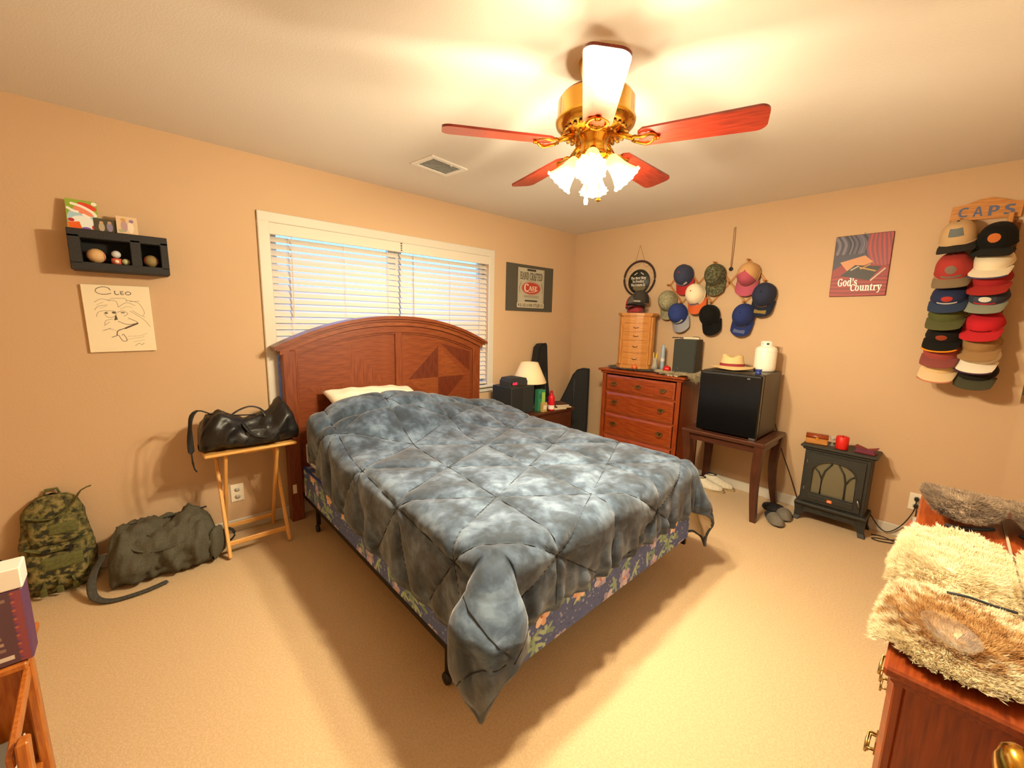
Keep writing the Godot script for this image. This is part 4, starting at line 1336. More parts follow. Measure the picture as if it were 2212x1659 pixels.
	var cols := ["cbbd98", "4a2a22", "6e2430"]
	var lab := ["cream paperback lying flat beside the red bottle", "dark brown thin notebook lying over the cream paperback", "maroon thin notebook under the brown one in the corner"]
	for k in 3:
		var bk := thing("notebook", lab[k], "book", Vector3(-0.76 + 0.03 * k, top + [0.0, 0.0325, 0.0165][k], 0.44 + 0.012 * k), deg_to_rad(-18.0 - 6.0 * k), "books on the nightstand")
		part(bk, "cover", G.new().box(Vector3(0, 0.008, 0), Vector3(0.15, 0.015, 0.2), 0.002), mat("book_cover_%d" % k, cols[k], 0.7))
		part(bk, "pages", G.new().box(Vector3(0.004, 0.008, 0.001), Vector3(0.146, 0.011, 0.1995)), M.print_cream)
	# ---- two soft instrument bags in the corner ----
	var gbag := func(label: String, at: Vector3, turn: float, poly: Array, d: float, leanx: float, leanz: float) -> void:
		var n := thing("instrument_bag", label, "instrument bag", at, turn, "soft instrument bags in the corner")
		n.rotation = Vector3(leanx, turn, leanz)
		var pp := pv2(poly)
		var g := G.new()
		g.prism(pp, 0.012, d - 0.012)
		var inner := Geometry2D.offset_polygon(pp, -0.012)
		if inner.size() > 0:
			g.prism(inner[0], 0.0, d)
		part(n, "bag_shell", g, M.black_cloth)
		var pts := []
		for q in pp: pts.append(Vector3(q.x, q.y, d - 0.012))
		part(n, "zip_piping", G.new().smooth().tube(pts, 0.006, 6, true), M.black_matte)
		var c := Vector2.ZERO
		for q in pp: c += q / pp.size()
		part(n, "carry_strap", G.new().smooth().tube([Vector3(c.x + 0.03, c.y + 0.28, d), Vector3(c.x + 0.028, c.y + 0.1, d + 0.012), Vector3(c.x + 0.025, c.y - 0.2, d)], 0.012, 6, false, 0.3, Vector3.BACK), M.charcoal)
	gbag.call("tall narrow black guitar bag standing upright behind the table lamp", Vector3(-0.6, 0.0, 0.025), 0.0, [[-0.19, 0.02], [0.19, 0.02], [0.21, 0.15], [0.165, 0.3], [0.16, 0.44], [0.135, 0.52], [0.075, 0.8], [0.04, 1.19], [0.025, 1.21], [-0.04, 1.205], [-0.085, 1.17], [-0.115, 1.0], [-0.13, 0.8], [-0.15, 0.5], [-0.19, 0.4], [-0.22, 0.15]], 0.1, 0.0, 0.0)
	gbag.call("broad black instrument bag leaning in the corner by cherry chest", Vector3(-0.109, 0.0, 0.325), deg_to_rad(-61.0), [[-0.31, 0.02], [0.04, 0.02], [0.045, 0.3], [0.04, 0.93], [-0.03, 0.935], [-0.09, 0.915], [-0.135, 0.86], [-0.2, 0.7], [-0.28, 0.52], [-0.325, 0.4], [-0.33, 0.2]], 0.09, 0.0, 0.0)

# ---------- baseball caps ----------
var cap_mesh := {}

func crown_at(ph: float, t: float, grow := 1.0) -> Vector3:
	# ph 0 = front (+z)
	var fr := pow(maxf(0.0, cos(ph)), 2.0)
	var ex := lerpf(0.72, 0.5, fr)
	var rr := pow(maxf(0.0, cos(t * PI / 2.0)), ex)
	var y := 0.118 * pow(sin(t * PI / 2.0), 0.95)
	var ax := 0.083 * grow
	var az := 0.1 * grow
	return Vector3(sin(ph) * ax * rr, y * grow, cos(ph) * az * rr)

func cap_meshes() -> void:
	if cap_mesh.size() > 0: return
	var half := deg_to_rad(64.0)
	cap_mesh.crown = G.new().smooth().grid(34, 12, func(u: float, v: float) -> Vector3: return crown_at(half + u * (TAU - 2 * half), v), Vector2.ONE, true).mesh()
	cap_mesh.front = G.new().smooth().grid(18, 12, func(u: float, v: float) -> Vector3: return crown_at(-half + u * 2 * half, v), Vector2.ONE, true).mesh()
	var br := G.new().smooth()
	for s in [1.0, -1.0]:
		br.grid(20, 8, func(u: float, v: float) -> Vector3:
			var ph := (u * 2.0 - 1.0) * deg_to_rad(70.0)
			var base := crown_at(ph, 0.0)
			var tip := Vector3(sin(ph) * 0.092, 0, 0.1 + 0.078 * pow(maxf(0.0, cos(ph * 1.2)), 0.8))
			tip.z = maxf(tip.z * 1.0, base.z)
			if absf(ph) > deg_to_rad(60.0): tip.z = lerpf(tip.z, base.z, (absf(ph) - deg_to_rad(60.0)) / deg_to_rad(10.0))
			var p := base.lerp(tip, v)
			p.y = 0.006 - 2.6 * p.x * p.x - 0.06 * v * 0.2 + s * 0.0016
			return p, Vector2.ONE, s > 0)
	cap_mesh.brim = br.mesh()
	cap_mesh.band = G.new().smooth().tube(range(25).map(func(k): return crown_at(TAU * k / 25.0, 0.0, 0.995) + Vector3(0, 0.004, 0)), 0.0035, 6, true).mesh()
	cap_mesh.button = G.new().smooth().lathe([Vector2(0.007, 0.115), Vector2(0.006, 0.121), Vector2(0, 0.123)], 10).mesh()
	var emb := func(p0: float, p1: float, t0: float, t1: float) -> ArrayMesh:
		return G.new().smooth().grid(12, 6, func(u: float, v: float) -> Vector3: return crown_at(lerpf(p0, p1, u), lerpf(t0, t1, v), 1.014), Vector2.ONE, true).mesh()
	cap_mesh.patch = emb.call(-0.42, 0.42, 0.3, 0.62)
	cap_mesh.script = emb.call(-0.62, 0.62, 0.16, 0.3)
	cap_mesh.wide = emb.call(-0.62, 0.62, 0.2, 0.55)
	cap_mesh.bar = emb.call(-0.55, 0.55, 0.06, 0.13)
	cap_mesh.dot = G.new().smooth().grid(14, 5, func(u: float, v: float) -> Vector3: return crown_at(0.34 * v * cos(u * TAU), 0.36 + 0.16 * v * sin(u * TAU), 1.016), Vector2.ONE, true).mesh()
	cap_mesh.edge = G.new().smooth().tube(range(15).map(func(k: int) -> Vector3:
		var ph = (k / 7.0 - 1.0) * deg_to_rad(56.0)
		var x := sin(ph) * 0.092
		return Vector3(x, 0.006 - 2.6 * x * x - 0.012, 0.1 + 0.078 * pow(maxf(0.0, cos(ph * 1.2)), 0.8))), 0.006, 6).mesh()
	cap_mesh.brimpatch = G.new().smooth().grid(10, 4, func(u: float, v: float) -> Vector3:
		var x := (u - 0.5) * 0.09
		return Vector3(x, 0.0095 - 2.6 * x * x - 0.006, 0.12 + 0.03 * v), Vector2.ONE, true).mesh()

func cloth_mat(hex: String) -> StandardMaterial3D:
	var key := "cap_cloth_" + hex
	if M.has(key): return M[key]
	var m := mat(key, hex, 0.9, 0.0, 0.3)
	m.rim_enabled = true
	m.rim = 0.2
	return m

func camo_mat(key: String, cols: Array, sd: int, sc := 5.0) -> StandardMaterial3D:
	if M.has(key): return M[key]
	var m := mat(key, Color.WHITE, 0.9)
	var c := []
	var st := []
	for i in cols.size():
		var a := 0.3 + 0.4 * i / cols.size()
		c.append(Color(cols[i])); st.append(a)
		c.append(Color(cols[i])); st.append(a + 0.4 / cols.size() - 0.004)
	m.albedo_texture = ramp_tex(noise_img(sd, 0.03, 256, 3, 15.0), c, st)
	m.uv1_triplanar = true
	m.uv1_scale = Vector3(sc, sc, sc)
	return m

# o: crown, front, brim, extra marks [[mesh key, colour], ...]
func cap(label: String, group: String, xf: Transform3D, o: Dictionary) -> Node3D:
	cap_meshes()
	var n := thing("baseball_hat", label, "hat", Vector3.ZERO, 0.0, group)
	n.transform = xf
	var mm := func(v: Variant) -> Material: return v if v is Material else cloth_mat(v)
	part(n, "crown", cap_mesh.crown, mm.call(o.crown))
	part(n, "front_panel", cap_mesh.front, mm.call(o.get("front", o.crown)))
	part(n, "brim", cap_mesh.brim, mm.call(o.get("brim", o.crown)))
	part(n, "sweatband", cap_mesh.band, mm.call(o.get("band", o.crown)))
	part(n, "button", cap_mesh.button, mm.call(o.get("button", o.get("brim", o.crown))))
	for e in o.get("marks", []):
		part(n, "emblem" if e[0] != "edge" else "brim_edging", cap_mesh[e[0]], mm.call(e[1]))
	return n

# pose on the right wall: z, y of the cap's middle, out = distance from wall; brim down, crown outwards
func hung(z: float, y: float, roll: float, lean := 12.0, out := 0.045) -> Transform3D:
	# local frame of the wall: right = +z, up = +y, out = -x
	var wall := Basis(Vector3(0, 0, 1), Vector3(0, 1, 0), Vector3(-1, 0, 0))
	var face := Basis(Vector3.BACK, deg_to_rad(roll)) * Basis(Vector3.RIGHT, deg_to_rad(90.0 - lean))
	return Transform3D(wall * face, Vector3(-out, y, z))

func hat_rack() -> void:
	var r := thing("lattice_hat_rack", "expanding wooden lattice peg rack on the wall above the cherry chest", "hat rack", Vector3(0, 1.65, 1.6), -PI / 2)
	var X := [-0.41, -0.275, -0.135, 0.0, 0.135, 0.27, 0.41]
	var Y := [0.0, 0.17, 0.346]
	var slat := func(a: Vector2, b: Vector2, z: float) -> void:
		var d := (b - a)
		part(r, "slat", G.new().box(Vector3((a.x + b.x) / 2, (a.y + b.y) / 2, z), Vector3(d.length() + 0.02, 0.016, 0.006), 0.002, Basis(Vector3.BACK, d.angle())), M.pine_dark)
	wood("pine_dark", "a56a30", "bf8345", Vector3(10, 10, 10), 0.5, 18)
	slat.call(Vector2(X[0], Y[1]), Vector2(X[1], Y[2]), 0.006)
	slat.call(Vector2(X[1], Y[0]), Vector2(X[3], Y[2]), 0.006)
	slat.call(Vector2(X[3], Y[0]), Vector2(X[5], Y[2]), 0.006)
	slat.call(Vector2(X[5], Y[0]), Vector2(X[6], Y[1]), 0.006)
	slat.call(Vector2(X[0], Y[1]), Vector2(X[1], Y[0]), 0.013)
	slat.call(Vector2(X[1], Y[2]), Vector2(X[3], Y[0]), 0.013)
	slat.call(Vector2(X[3], Y[2]), Vector2(X[5], Y[0]), 0.013)
	slat.call(Vector2(X[5], Y[2]), Vector2(X[6], Y[1]), 0.013)
	for q in [[0, 1], [1, 2], [1, 0], [2, 1], [3, 2], [3, 0], [4, 1], [5, 2], [5, 0], [6, 1]]:
		part(r, "peg", G.new().smooth().lathe([Vector2(0.006, 0), Vector2(0.006, 0.045), Vector2(0.009, 0.05), Vector2(0.008, 0.057), Vector2(0, 0.06)], 10, Transform3D(basis_x(90.0), Vector3(X[q[0]], Y[q[1]], 0.01))), M.pine_dark)
	var grp := "caps on the lattice rack"
	var acu := camo_mat("camo_pale", ["8a8666", "a09a78", "b5ad8c", "77755c"], 91)
	var wood_camo := camo_mat("camo_dark", ["2c2f24", "4a4c34", "6b6a48", "8b8560", "383a2a"], 92)
	cap("navy cap with red brim hanging highest at end of lattice rack", grp, hung(1.34, 1.895, 6.0), {crown = "3a4058", brim = "b03030", marks = [["script", "c8c2c0"], ["dot", "3a4058"]]})
	cap("pale digital camouflage cap on the lattice rack end peg", grp, hung(1.205, 1.665, 4.0), {crown = acu, marks = [["bar", "9a8a40"]]})
	cap("royal blue cap with light grey brim on the lower rack pegs", grp, hung(1.318, 1.545, 16.0), {crown = "2f3f7d", brim = "9a9aa0", marks = [["script", "c9c3a8"]], button = "2f3f7d"})
	var ping := cap("white cap with orange brim and purple lettering on lattice rack", grp, hung(1.475, 1.715, 10.0, 16.0, 0.065), {crown = "efe0c0", brim = "cf6234"})
	var lt := lettering(ping, "PING", 0.024, Vector3(0, 0.03, 0.1), cloth_mat("4a3a6a"), "Droid Sans", true, false, 0.075)
	lt.rotation.x = deg_to_rad(-14.0)
	lt.position = Vector3(0, 0.034, 0.0985)
	cap("dark green camouflage cap with tan patch on lattice rack", grp, hung(1.62, 1.88, 2.0), {crown = wood_camo, marks = [["bar", "b08a3a"]]})
	cap("plain black cap with tiny gold marks, lowest middle of lattice rack", grp, hung(1.608, 1.53, 12.0), {crown = "121211", marks = [["dot", "121211"], ["bar", "4a3c1c"]]})
	cap("tan mesh cap with faded pink front on lattice rack", grp, hung(1.888, 1.87, -8.0), {crown = "c69a68", front = "b05262", brim = "b4566a", marks = [["patch", "b05262"]]})
	cap("dark navy cap with gold brim braid on the lattice rack end peg", grp, hung(2.022, 1.70, -6.0), {crown = "2e3348", brim = "232838", marks = [["bar", "b08446"], ["brimpatch", "8a7440"]]})
	cap("blue cap with yellow lettering and star on lower lattice pegs", grp, hung(1.885, 1.535, -8.0), {crown = "28356a", marks = [["bar", "8a8340"], ["brimpatch", "5a6488"]]})
	# cord with a medallion
	var k := thing("hanging_cord", "thin brown cord loop with round medallion hanging above lattice rack", "cord", Vector3(0, 1.92, 1.728), -PI / 2)
	part(k, "cord_loop", G.new().smooth().tube([Vector3(-0.004, 0.02, 0.006), Vector3(-0.006, 0.2, 0.005), Vector3(-0.007, 0.355, 0.006), Vector3(0.005, 0.362, 0.006), Vector3(0.008, 0.2, 0.005), Vector3(0.004, 0.02, 0.006)], 0.0022, 5), mat("cord_brown", "7d4a2a", 0.8))
	part(k, "medallion", G.new().smooth().lathe([Vector2(0.017, 0), Vector2(0.017, 0.005), Vector2(0.012, 0.007), Vector2(0, 0.007)], 16, Transform3D(basis_x(90.0), Vector3(0, 0.014, 0.002))), M.dark_steel)

func caps_group() -> void:
	# carved board that reads CAPS with two hanging ribbons of caps
	var b := thing("cap_board", "honey wood board with carved blue letters and two cap ribbons", "sign", Vector3(0, 2.13, 3.145), -PI / 2)
	b.rotation.z = deg_to_rad(0.0)
	var poly := [[-0.142, 0.0], [0.146, -0.012], [0.148, 0.078], [0.11, 0.082], [0.07, 0.1], [0.02, 0.118], [-0.03, 0.112], [-0.08, 0.092], [-0.138, 0.084]]
	part(b, "board", G.new().prism(pv2(poly), 0.0, 0.02), M.oak_x)
	mat("letter_blue", "5a6484", 0.6)
	for k in 4:
		lettering(b, "CAPS"[k], 0.056, Vector3(-0.088 + 0.062 * k, 0.044 - 0.003 * k, 0.0206), M.letter_blue, "Droid Sans", true, false, 0.042)
	for x in [-0.105, 0.108]:
		part(b, "peg_block", G.new().box(Vector3(x, -0.018, 0.03), Vector3(0.024, 0.06, 0.045), 0.004), M.oak_y)
		part(b, "cap_ribbon", G.new().box(Vector3(x + (0.04 if x < 0 else 0.03), -0.45, 0.012), Vector3(0.03, 0.84, 0.003)), mat("ribbon_brown", "8a5a34", 0.9))
		for k in 8:
			part(b, "ribbon_clip", G.new().box(Vector3(x + (0.04 if x < 0 else 0.03), -0.1 - 0.1 * k, 0.018), Vector3(0.014, 0.03, 0.012), 0.003), M.dark_steel)
	var grp := "caps clipped to the ribbons under the board"
	var pose := func(z: float, y: float, pitch: float, roll: float, yaw := 0.0, flat := 1.0, out := 0.105) -> Transform3D:
		var wall := Basis(Vector3(0, 0, 1), Vector3(0, 1, 0), Vector3(-1, 0, 0))
		var f := Basis(Vector3.BACK, deg_to_rad(roll)) * Basis(Vector3.UP, deg_to_rad(yaw)) * Basis(Vector3.RIGHT, deg_to_rad(pitch)) * Basis.from_scale(Vector3(1, flat, 1))
		return Transform3D(wall * f, Vector3(-out, y, z))
	var L := [
		["tan cap with square grey patch and black brim, topmost on ribbon", 2.0, {crown = "c9a679", brim = "2a2824", marks = [["patch", "6c7272"]]}],
		["red cap with grey centre panel and grey brim below the tan cap", 1.815, {crown = "a83a34", front = "a83a34", brim = "857257", marks = [["dot", "7c6a5c"], ["bar", "7c6a5c"]]}],
		["navy cap with red and white emblem above olive cap", 1.665, {crown = "2a3150", brim = "33405a", marks = [["dot", "a8382e"], ["bar", "c9bfae"]]}],
		["plain olive green cap tucked beneath the navy cap", 1.56, {crown = "55582f", brim = "5a5a36"}],
		["black cap with red emblem and bright orange flame brim edge", 1.43, {crown = "1a1814", brim = "1a1814", marks = [["dot", "8a3c22"], ["edge", "f09018"]]}],
		["mauve red plaid cap below the flame edged cap", 1.33, {crown = "a04a42", brim = "8c4a44"}],
		["cream cap with frayed pink edge, bottom of its ribbon", 1.24, {crown = "e2c492", brim = "e2c69a", marks = [["edge", "c07a60"]]}]]
	for i in L.size():
		cap(L[i][0], grp, pose.call(3.06 + 0.004 * i, L[i][1], 28.0 if i == 0 else 36.0, 4.0 - i * 1.4, -6.0, 1.0 if i < 2 else 0.58), L[i][2])
	var Rr := [
		["black cap with orange and green emblem, topmost beside the tan cap", 1.965, {crown = "181612", brim = "23231e", marks = [["wide", "181612"], ["dot", "c06a34"]]}],
		["white cap with curled brim below the black emblem cap", 1.86, {crown = "ecdcbc", brim = "efe2c4", marks = [["edge", "4a4468"]]}],
		["dark red cap with plain brim under the white cap", 1.765, {crown = "a02828", brim = "a8302a"}],
		["navy and grey cap with white and red flames above red cap", 1.66, {crown = "3a3c48", brim = "8f9482", marks = [["wide", "454854"], ["dot", "d9d2c0"], ["bar", "b8303a"]]}],
		["bright red cap with flat brim near bottom of its ribbon", 1.50, {crown = "c0242c", brim = "c42a30", marks = [["bar", "6a1016"]]}],
		["brown suede cap between the bright red and white caps", 1.385, {crown = "9a7448", brim = "a07c50"}],
		["white brimmed cap with purple trim above the dark cap", 1.31, {crown = "e8dcc4", brim = "f2e8d4", marks = [["edge", "4a3044"]]}],
		["charcoal olive cap, bottom of its ribbon", 1.215, {crown = "23201a", brim = "4a4836"}]]
	for i in Rr.size():
		cap(Rr[i][0], grp, pose.call(3.215 + 0.004 * i, Rr[i][1], 28.0 if i == 0 else 36.0, -4.0 + (i % 3) * 2.5, -8.0, 1.0 if i < 1 else 0.55), Rr[i][2])
	# ---- glossy print ----
	var im := Image.create(320, 440, false, Image.FORMAT_RGB8)
	im.fill(Color("3a3548"))
	var rng := RandomNumberGenerator.new()
	rng.seed = 5
	for k in 26:
		var x := rng.randf_range(-20, 220)
		stroke(im, [[x, 0], [x + 30, 60], [x + 20, 130]], rng.randf_range(3, 10), [Color("565066"), Color("2a2636"), Color("6d6778")][rng.randi() % 3])
	for k in 14:
		var x := 200.0 + k * 10
		stroke(im, [[x, -10], [x - 10 + k * 3, 100], [x + 30, 220]], 8, Color("a8403c") if k % 2 else Color("7c3a48"))
	fillpoly(im, pv2([[0, 250], [60, 200], [320, 230], [320, 440], [0, 440]]), Color("8c1f1c"))
	for k in 10:
		stroke(im, [[0, 300 + k * 14], [120, 290 + k * 16], [320, 310 + k * 13]], 3, Color("a83028") if k % 2 else Color("6c1414"))
	fillpoly(im, pv2([[40, 190], [180, 150], [230, 200], [90, 260]]), Color("c98a58"))
	fillpoly(im, pv2([[50, 290], [130, 215], [280, 235], [220, 330]]), Color("2a2220"))
	stroke(im, [[110, 250], [150, 225]], 4, Color("b8b09a"))
	stroke(im, [[160, 235], [250, 265]], 5, Color("b8863a"))
	stroke(im, [[165, 245], [215, 215]], 4, Color("b8863a"))
	stroke(im, [[230, 330], [300, 250]], 5, Color("b8a890"))
	var p := thing("tin_print", "glossy tin picture of knives on red cloth with white script", "picture", Vector3(0, 1.681, 2.6), -PI / 2)
	p.rotation.z = deg_to_rad(0.5)
	part(p, "tin_sheet", G.new().span(Vector3(-0.158, 0, 0.002), Vector3(0.158, 0.43, 0.012), 0.004), mat("tin_edge", "6a2420", 0.3))
	var q := G.new()
	q.quad(Vector3(-0.155, 0.003, 0.0124), Vector3(-0.155, 0.427, 0.0124), Vector3(0.155, 0.427, 0.0124), Vector3(0.155, 0.003, 0.0124))
	part(p, "printed_face", q, img_mat("tin_print_face", im, 0.5, false))
	var wh := mat("script_white", "f4ece0", 0.4)
	lettering(p, "God's", 0.055, Vector3(-0.06, 0.1, 0.013), wh, "Droid Serif", true, true, 0.11)
	lettering(p, "Country", 0.05, Vector3(0.045, 0.062, 0.013), wh, "Droid Serif", true, true, 0.17)
	part(p, "hanging_nail", G.new().tube([Vector3(0.0, 0.438, 0), Vector3(0.0, 0.438, 0.016)], 0.003, 6), M.steel)

# ---------- pelts: an irregular hide with hair standing on it ----------
# outline(angle) -> radius, drape(point on the table) -> position, tint(point, random) -> linear colour
func pelt(called: String, label: String, at: Vector3, turn: float, outline: Callable, drape: Callable, tint: Callable, hairs: int, hlen: float, sd: int) -> Node3D:
	var n := thing(called, label, "fur", at, turn)
	var rng := RandomNumberGenerator.new()
	rng.seed = sd
	if not M.has("fur_hair"):
		var m := mat("fur_hair", Color.WHITE, 0.95, 0.0, 0.2)
		m.vertex_color_use_as_albedo = true
		m.rim_enabled = true
		m.rim = 0.25
	var st := SurfaceTool.new()
	st.begin(Mesh.PRIMITIVE_TRIANGLES)
	st.set_smooth_group(0)
	var na := 90
	var nr := 16
	var pos := func(i: int, j: int) -> Vector2:
		var a := TAU * (i % na) / na
		return Vector2(cos(a), sin(a)) * outline.call(a) * (float(j) / nr)
	for j in nr:
		for i in na:
			var q := [pos.call(i, j), pos.call(i, j + 1), pos.call(i + 1, j + 1), pos.call(i + 1, j)]
			for k in ([0, 1, 2, 0, 2, 3] if j > 0 else [0, 1, 2]):
				st.set_color(tint.call(q[k], 0.5))
				st.add_vertex(drape.call(q[k]))
	st.generate_normals()
	part(n, "hide", st.commit(), M.fur_hair)
	st = SurfaceTool.new()
	st.begin(Mesh.PRIMITIVE_TRIANGLES)
	st.set_smooth_group(-1)
	for h in hairs:
		var a := rng.randf() * TAU
		var ro: float = outline.call(a)
		var rad := sqrt(rng.randf()) if h % 3 else rng.randf_range(0.93, 1.0)
		var p := Vector2(cos(a), sin(a)) * ro * rad
		var b: Vector3 = drape.call(p)
		var b2: Vector3 = drape.call(p * 1.02 + Vector2(0.001, 0))
		var along := (b2 - b).normalized()
		var lay := Vector3(along.x, 0.0, along.z) * 0.55 + along * 0.5
		var tip := b + (lay + Vector3(rng.randf_range(-0.6, 0.6), rng.randf_range(0.25, 0.75), rng.randf_range(-0.6, 0.6))).normalized() * hlen * rng.randf_range(0.6, 1.25)
		var side := Vector3(rng.randf_range(-1, 1), 0, rng.randf_range(-1, 1)).normalized() * 0.0013
		st.set_color(tint.call(p, rng.randf()))
		st.add_vertex(b - side)
		st.add_vertex(tip)
		st.add_vertex(b + side)
	st.generate_normals()
	part(n, "fur_pile", st.commit(), M.fur_hair).set_meta("kind", "stuff")
	return n

func bail_pull(parent: Node3D, x: float, y: float, z: float, s := 1.0) -> void:
	# shaped backplate, two posts and a hanging bail
	var pl := []
	for q in [[-0.04, 0.0], [-0.03, 0.014], [-0.012, 0.012], [0.0, 0.02], [0.012, 0.012], [0.03, 0.014], [0.04, 0.0], [0.026, -0.012], [0.01, -0.01], [0.0, -0.022], [-0.01, -0.01], [-0.026, -0.012]]:
		pl.append(Vector2(x + q[0] * s, y + q[1] * s))
	var h := part(parent, "drawer_pull", G.new().prism(pv2(pl), z, z + 0.003), M.brass_antique, "antique brass bail pull")
	part(h, "bail", G.new().smooth().tube([Vector3(x - 0.028 * s, y + 0.003, z + 0.003), Vector3(x - 0.029 * s, y, z + 0.016), Vector3(x - 0.02 * s, y - 0.017 * s, z + 0.018), Vector3(x, y - 0.022 * s, z + 0.018), Vector3(x + 0.02 * s, y - 0.017 * s, z + 0.018), Vector3(x + 0.029 * s, y, z + 0.016), Vector3(x + 0.028 * s, y + 0.003, z + 0.003)], 0.0032, 7), M.brass_antique)

func raised_front(parent: Node3D, x0: float, x1: float, y0: float, y1: float, z: float, m: Material) -> MeshInstance3D:
	# drawer front with a wide sloping edge
	var g := G.new()
	g.span(Vector3(x0, y0, z - 0.012), Vector3(x1, y1, z))
	var i := 0.018
	var A := [Vector3(x0, y0, z), Vector3(x1, y0, z), Vector3(x1, y1, z), Vector3(x0, y1, z)]
	var Bq := [Vector3(x0 + i, y0 + i, z + 0.008), Vector3(x1 - i, y0 + i, z + 0.008), Vector3(x1 - i, y1 - i, z + 0.008), Vector3(x0 + i, y1 - i, z + 0.008)]
	var c := Vector3((x0 + x1) / 2, (y0 + y1) / 2, z - 0.2)
	for k in 4: g.out_quad(A[k], A[(k + 1) % 4], Bq[(k + 1) % 4], Bq[k], c)
	g.out_quad(Bq[0], Bq[1], Bq[2], Bq[3], c)
	return part(parent, "drawer_front", g, m)

func chest_group() -> void:
	var c := thing("chest_of_drawers", "cherry chest of drawers with brass pulls against the wall", "chest", Vector3(-0.02, 0, 1.185), -PI / 2)
	var W := 0.8
	var D := 0.43
	var g := G.new()
	g.span(Vector3(-W / 2, 0.06, 0), Vector3(-W / 2 + 0.02, 0.975, D), 0.002)
	g.span(Vector3(W / 2 - 0.02, 0.06, 0), Vector3(W / 2, 0.975, D), 0.002)
	g.span(Vector3(-W / 2, 0.06, 0), Vector3(W / 2, 0.975, 0.012))
	part(c, "carcass", g, M.chest_y)
	part(c, "top_moulding", G.new().span(Vector3(-W / 2 - 0.018, 0.96, 0), Vector3(W / 2 + 0.018, 0.985, D + 0.018), 0.008), M.chest_x)
	part(c, "chest_top", G.new().span(Vector3(-W / 2 - 0.038, 0.983, 0), Vector3(W / 2 + 0.038, 1.005, D + 0.036), 0.006), M.chest_x)
	for s in [-1.0, 1.0]:
		part(c, "stile", G.new().span(Vector3(s * W / 2, 0.06, D - 0.02), Vector3(s * (W / 2 - 0.04), 0.965, D + 0.004), 0.002), M.chest_y)
	var rows := [[0.79, 0.945], [0.575, 0.775], [0.355, 0.56], [0.12, 0.34]]
	for r in rows:
		part(c, "rail", G.new().span(Vector3(-W / 2 + 0.04, r[0] - 0.016, D - 0.02), Vector3(W / 2 - 0.04, r[0] + 0.002, D - 0.003)), M.chest_x)
	part(c, "plinth", G.new().span(Vector3(-W / 2 - 0.01, 0.0, 0.02), Vector3(W / 2 + 0.01, 0.1, D + 0.01), 0.006), M.chest_x)
	for k in rows.size():
		var r: Array = rows[k]
		if k == 0:
			var d := raised_front(c, -0.35, 0.35, r[0], r[1], D + 0.002, M.chest_x)
			for q in [[-0.335, -0.16], [0.16, 0.335]]:
				part(d, "panel", G.new().span(Vector3(q[0], r[0] + 0.02, D + 0.009), Vector3(q[1], r[1] - 0.02, D + 0.016), 0.006), M.chest_x)
			for x in [-0.25, 0.0, 0.25]: bail_pull(d, x, (r[0] + r[1]) / 2, D + (0.016 if x != 0.0 else 0.01), 0.9)
		else:
			var d := raised_front(c, -0.35, 0.35, r[0], r[1], D + 0.002, M.chest_x)
			for x in [-0.24, 0.24]: bail_pull(d, x, (r[0] + r[1]) / 2 + 0.01, D + 0.01)
	# pelts on the chest top
	var T := 1.008
	var nz := FastNoiseLite.new()
	nz.seed = 3
	nz.frequency = 1.0
	var lin := func(h: String) -> Color: return Color(h).srgb_to_linear()
	var g1: Color = lin.call("3c3330")
	var g2: Color = lin.call("8f8478")
	pelt("fur_pelt", "dark grey brown fur pelt spread under the jewellery cabinet", Vector3(-0.25, T, 1.03), 0.0,
		func(a: float) -> float: return 0.19 + 0.07 * absf(sin(a)) + 0.03 * nz.get_noise_1d(cos(a) * 60.0 + 7.0) + 0.04 * nz.get_noise_1d(sin(a) * 45.0 + 90.0),
		func(p: Vector2) -> Vector3: 
			var over := maxf(0.0, -0.237 - p.x)
			return Vector3(maxf(p.x, -0.237) - 0.006 * (1.0 if over > 0 else 0.0), 0.004 + 0.004 * nz.get_noise_2d(p.x * 40, p.y * 40) - over, p.y),
		func(p: Vector2, k: float) -> Color: return g1.lerp(g2, clampf(0.35 + 0.5 * nz.get_noise_2d(p.x * 18, p.y * 18) + (k - 0.5) * 0.8, 0, 1)), 9000, 0.022, 11)
	var w1: Color = lin.call("a99a7c")
	var w2: Color = lin.call("d8c9a6")
	pelt("fur_pelt", "pale fur pelt hanging over the chest end beside small fridge", Vector3(-0.27, T + 0.008, 1.46), 0.0,
		func(a: float) -> float: return 0.15 + 0.08 * maxf(0.0, sin(a)) + 0.06 * maxf(0.0, -cos(a)) + 0.03 * nz.get_noise_1d(a * 60.0),
		func(p: Vector2) -> Vector3:
			var over := maxf(0.0, p.y - 0.165)
			return Vector3(maxf(p.x, -0.21), 0.004 + 0.003 * nz.get_noise_2d(p.x * 40, p.y * 40) - over * 0.9 - maxf(0.0, -0.21 - p.x), minf(p.y, 0.172 + over * 0.35)),
		func(p: Vector2, k: float) -> Color: return w1.lerp(w2, clampf(0.5 + nz.get_noise_2d(p.x * 18, p.y * 18) + (k - 0.5) * 0.6, 0, 1)), 9000, 0.026, 12)
	# jewellery cabinet
	T = 1.016
	var a := thing("jewellery_cabinet", "honey oak jewellery cabinet with bowed drawers on the chest", "cabinet", Vector3(-0.2, T, 0.985), -PI / 2 + 0.45)
	var foot := [[-0.165, -0.12], [0.165, -0.12], [0.165, 0.05], [0.125, 0.125], [0.06, 0.148], [0.0, 0.154], [-0.06, 0.148], [-0.125, 0.125], [-0.165, 0.05]]
	var up := Transform3D(Basis(Vector3.RIGHT, Vector3.BACK, Vector3.DOWN) , Vector3.ZERO)
	var lay := func(sc: float, y0: float, y1: float) -> G:
		var pp := []
		for q in foot: pp.append([q[0] * sc, q[1] * sc])
		return G.new().prism(pv2(pp), -y1, -y0, up)
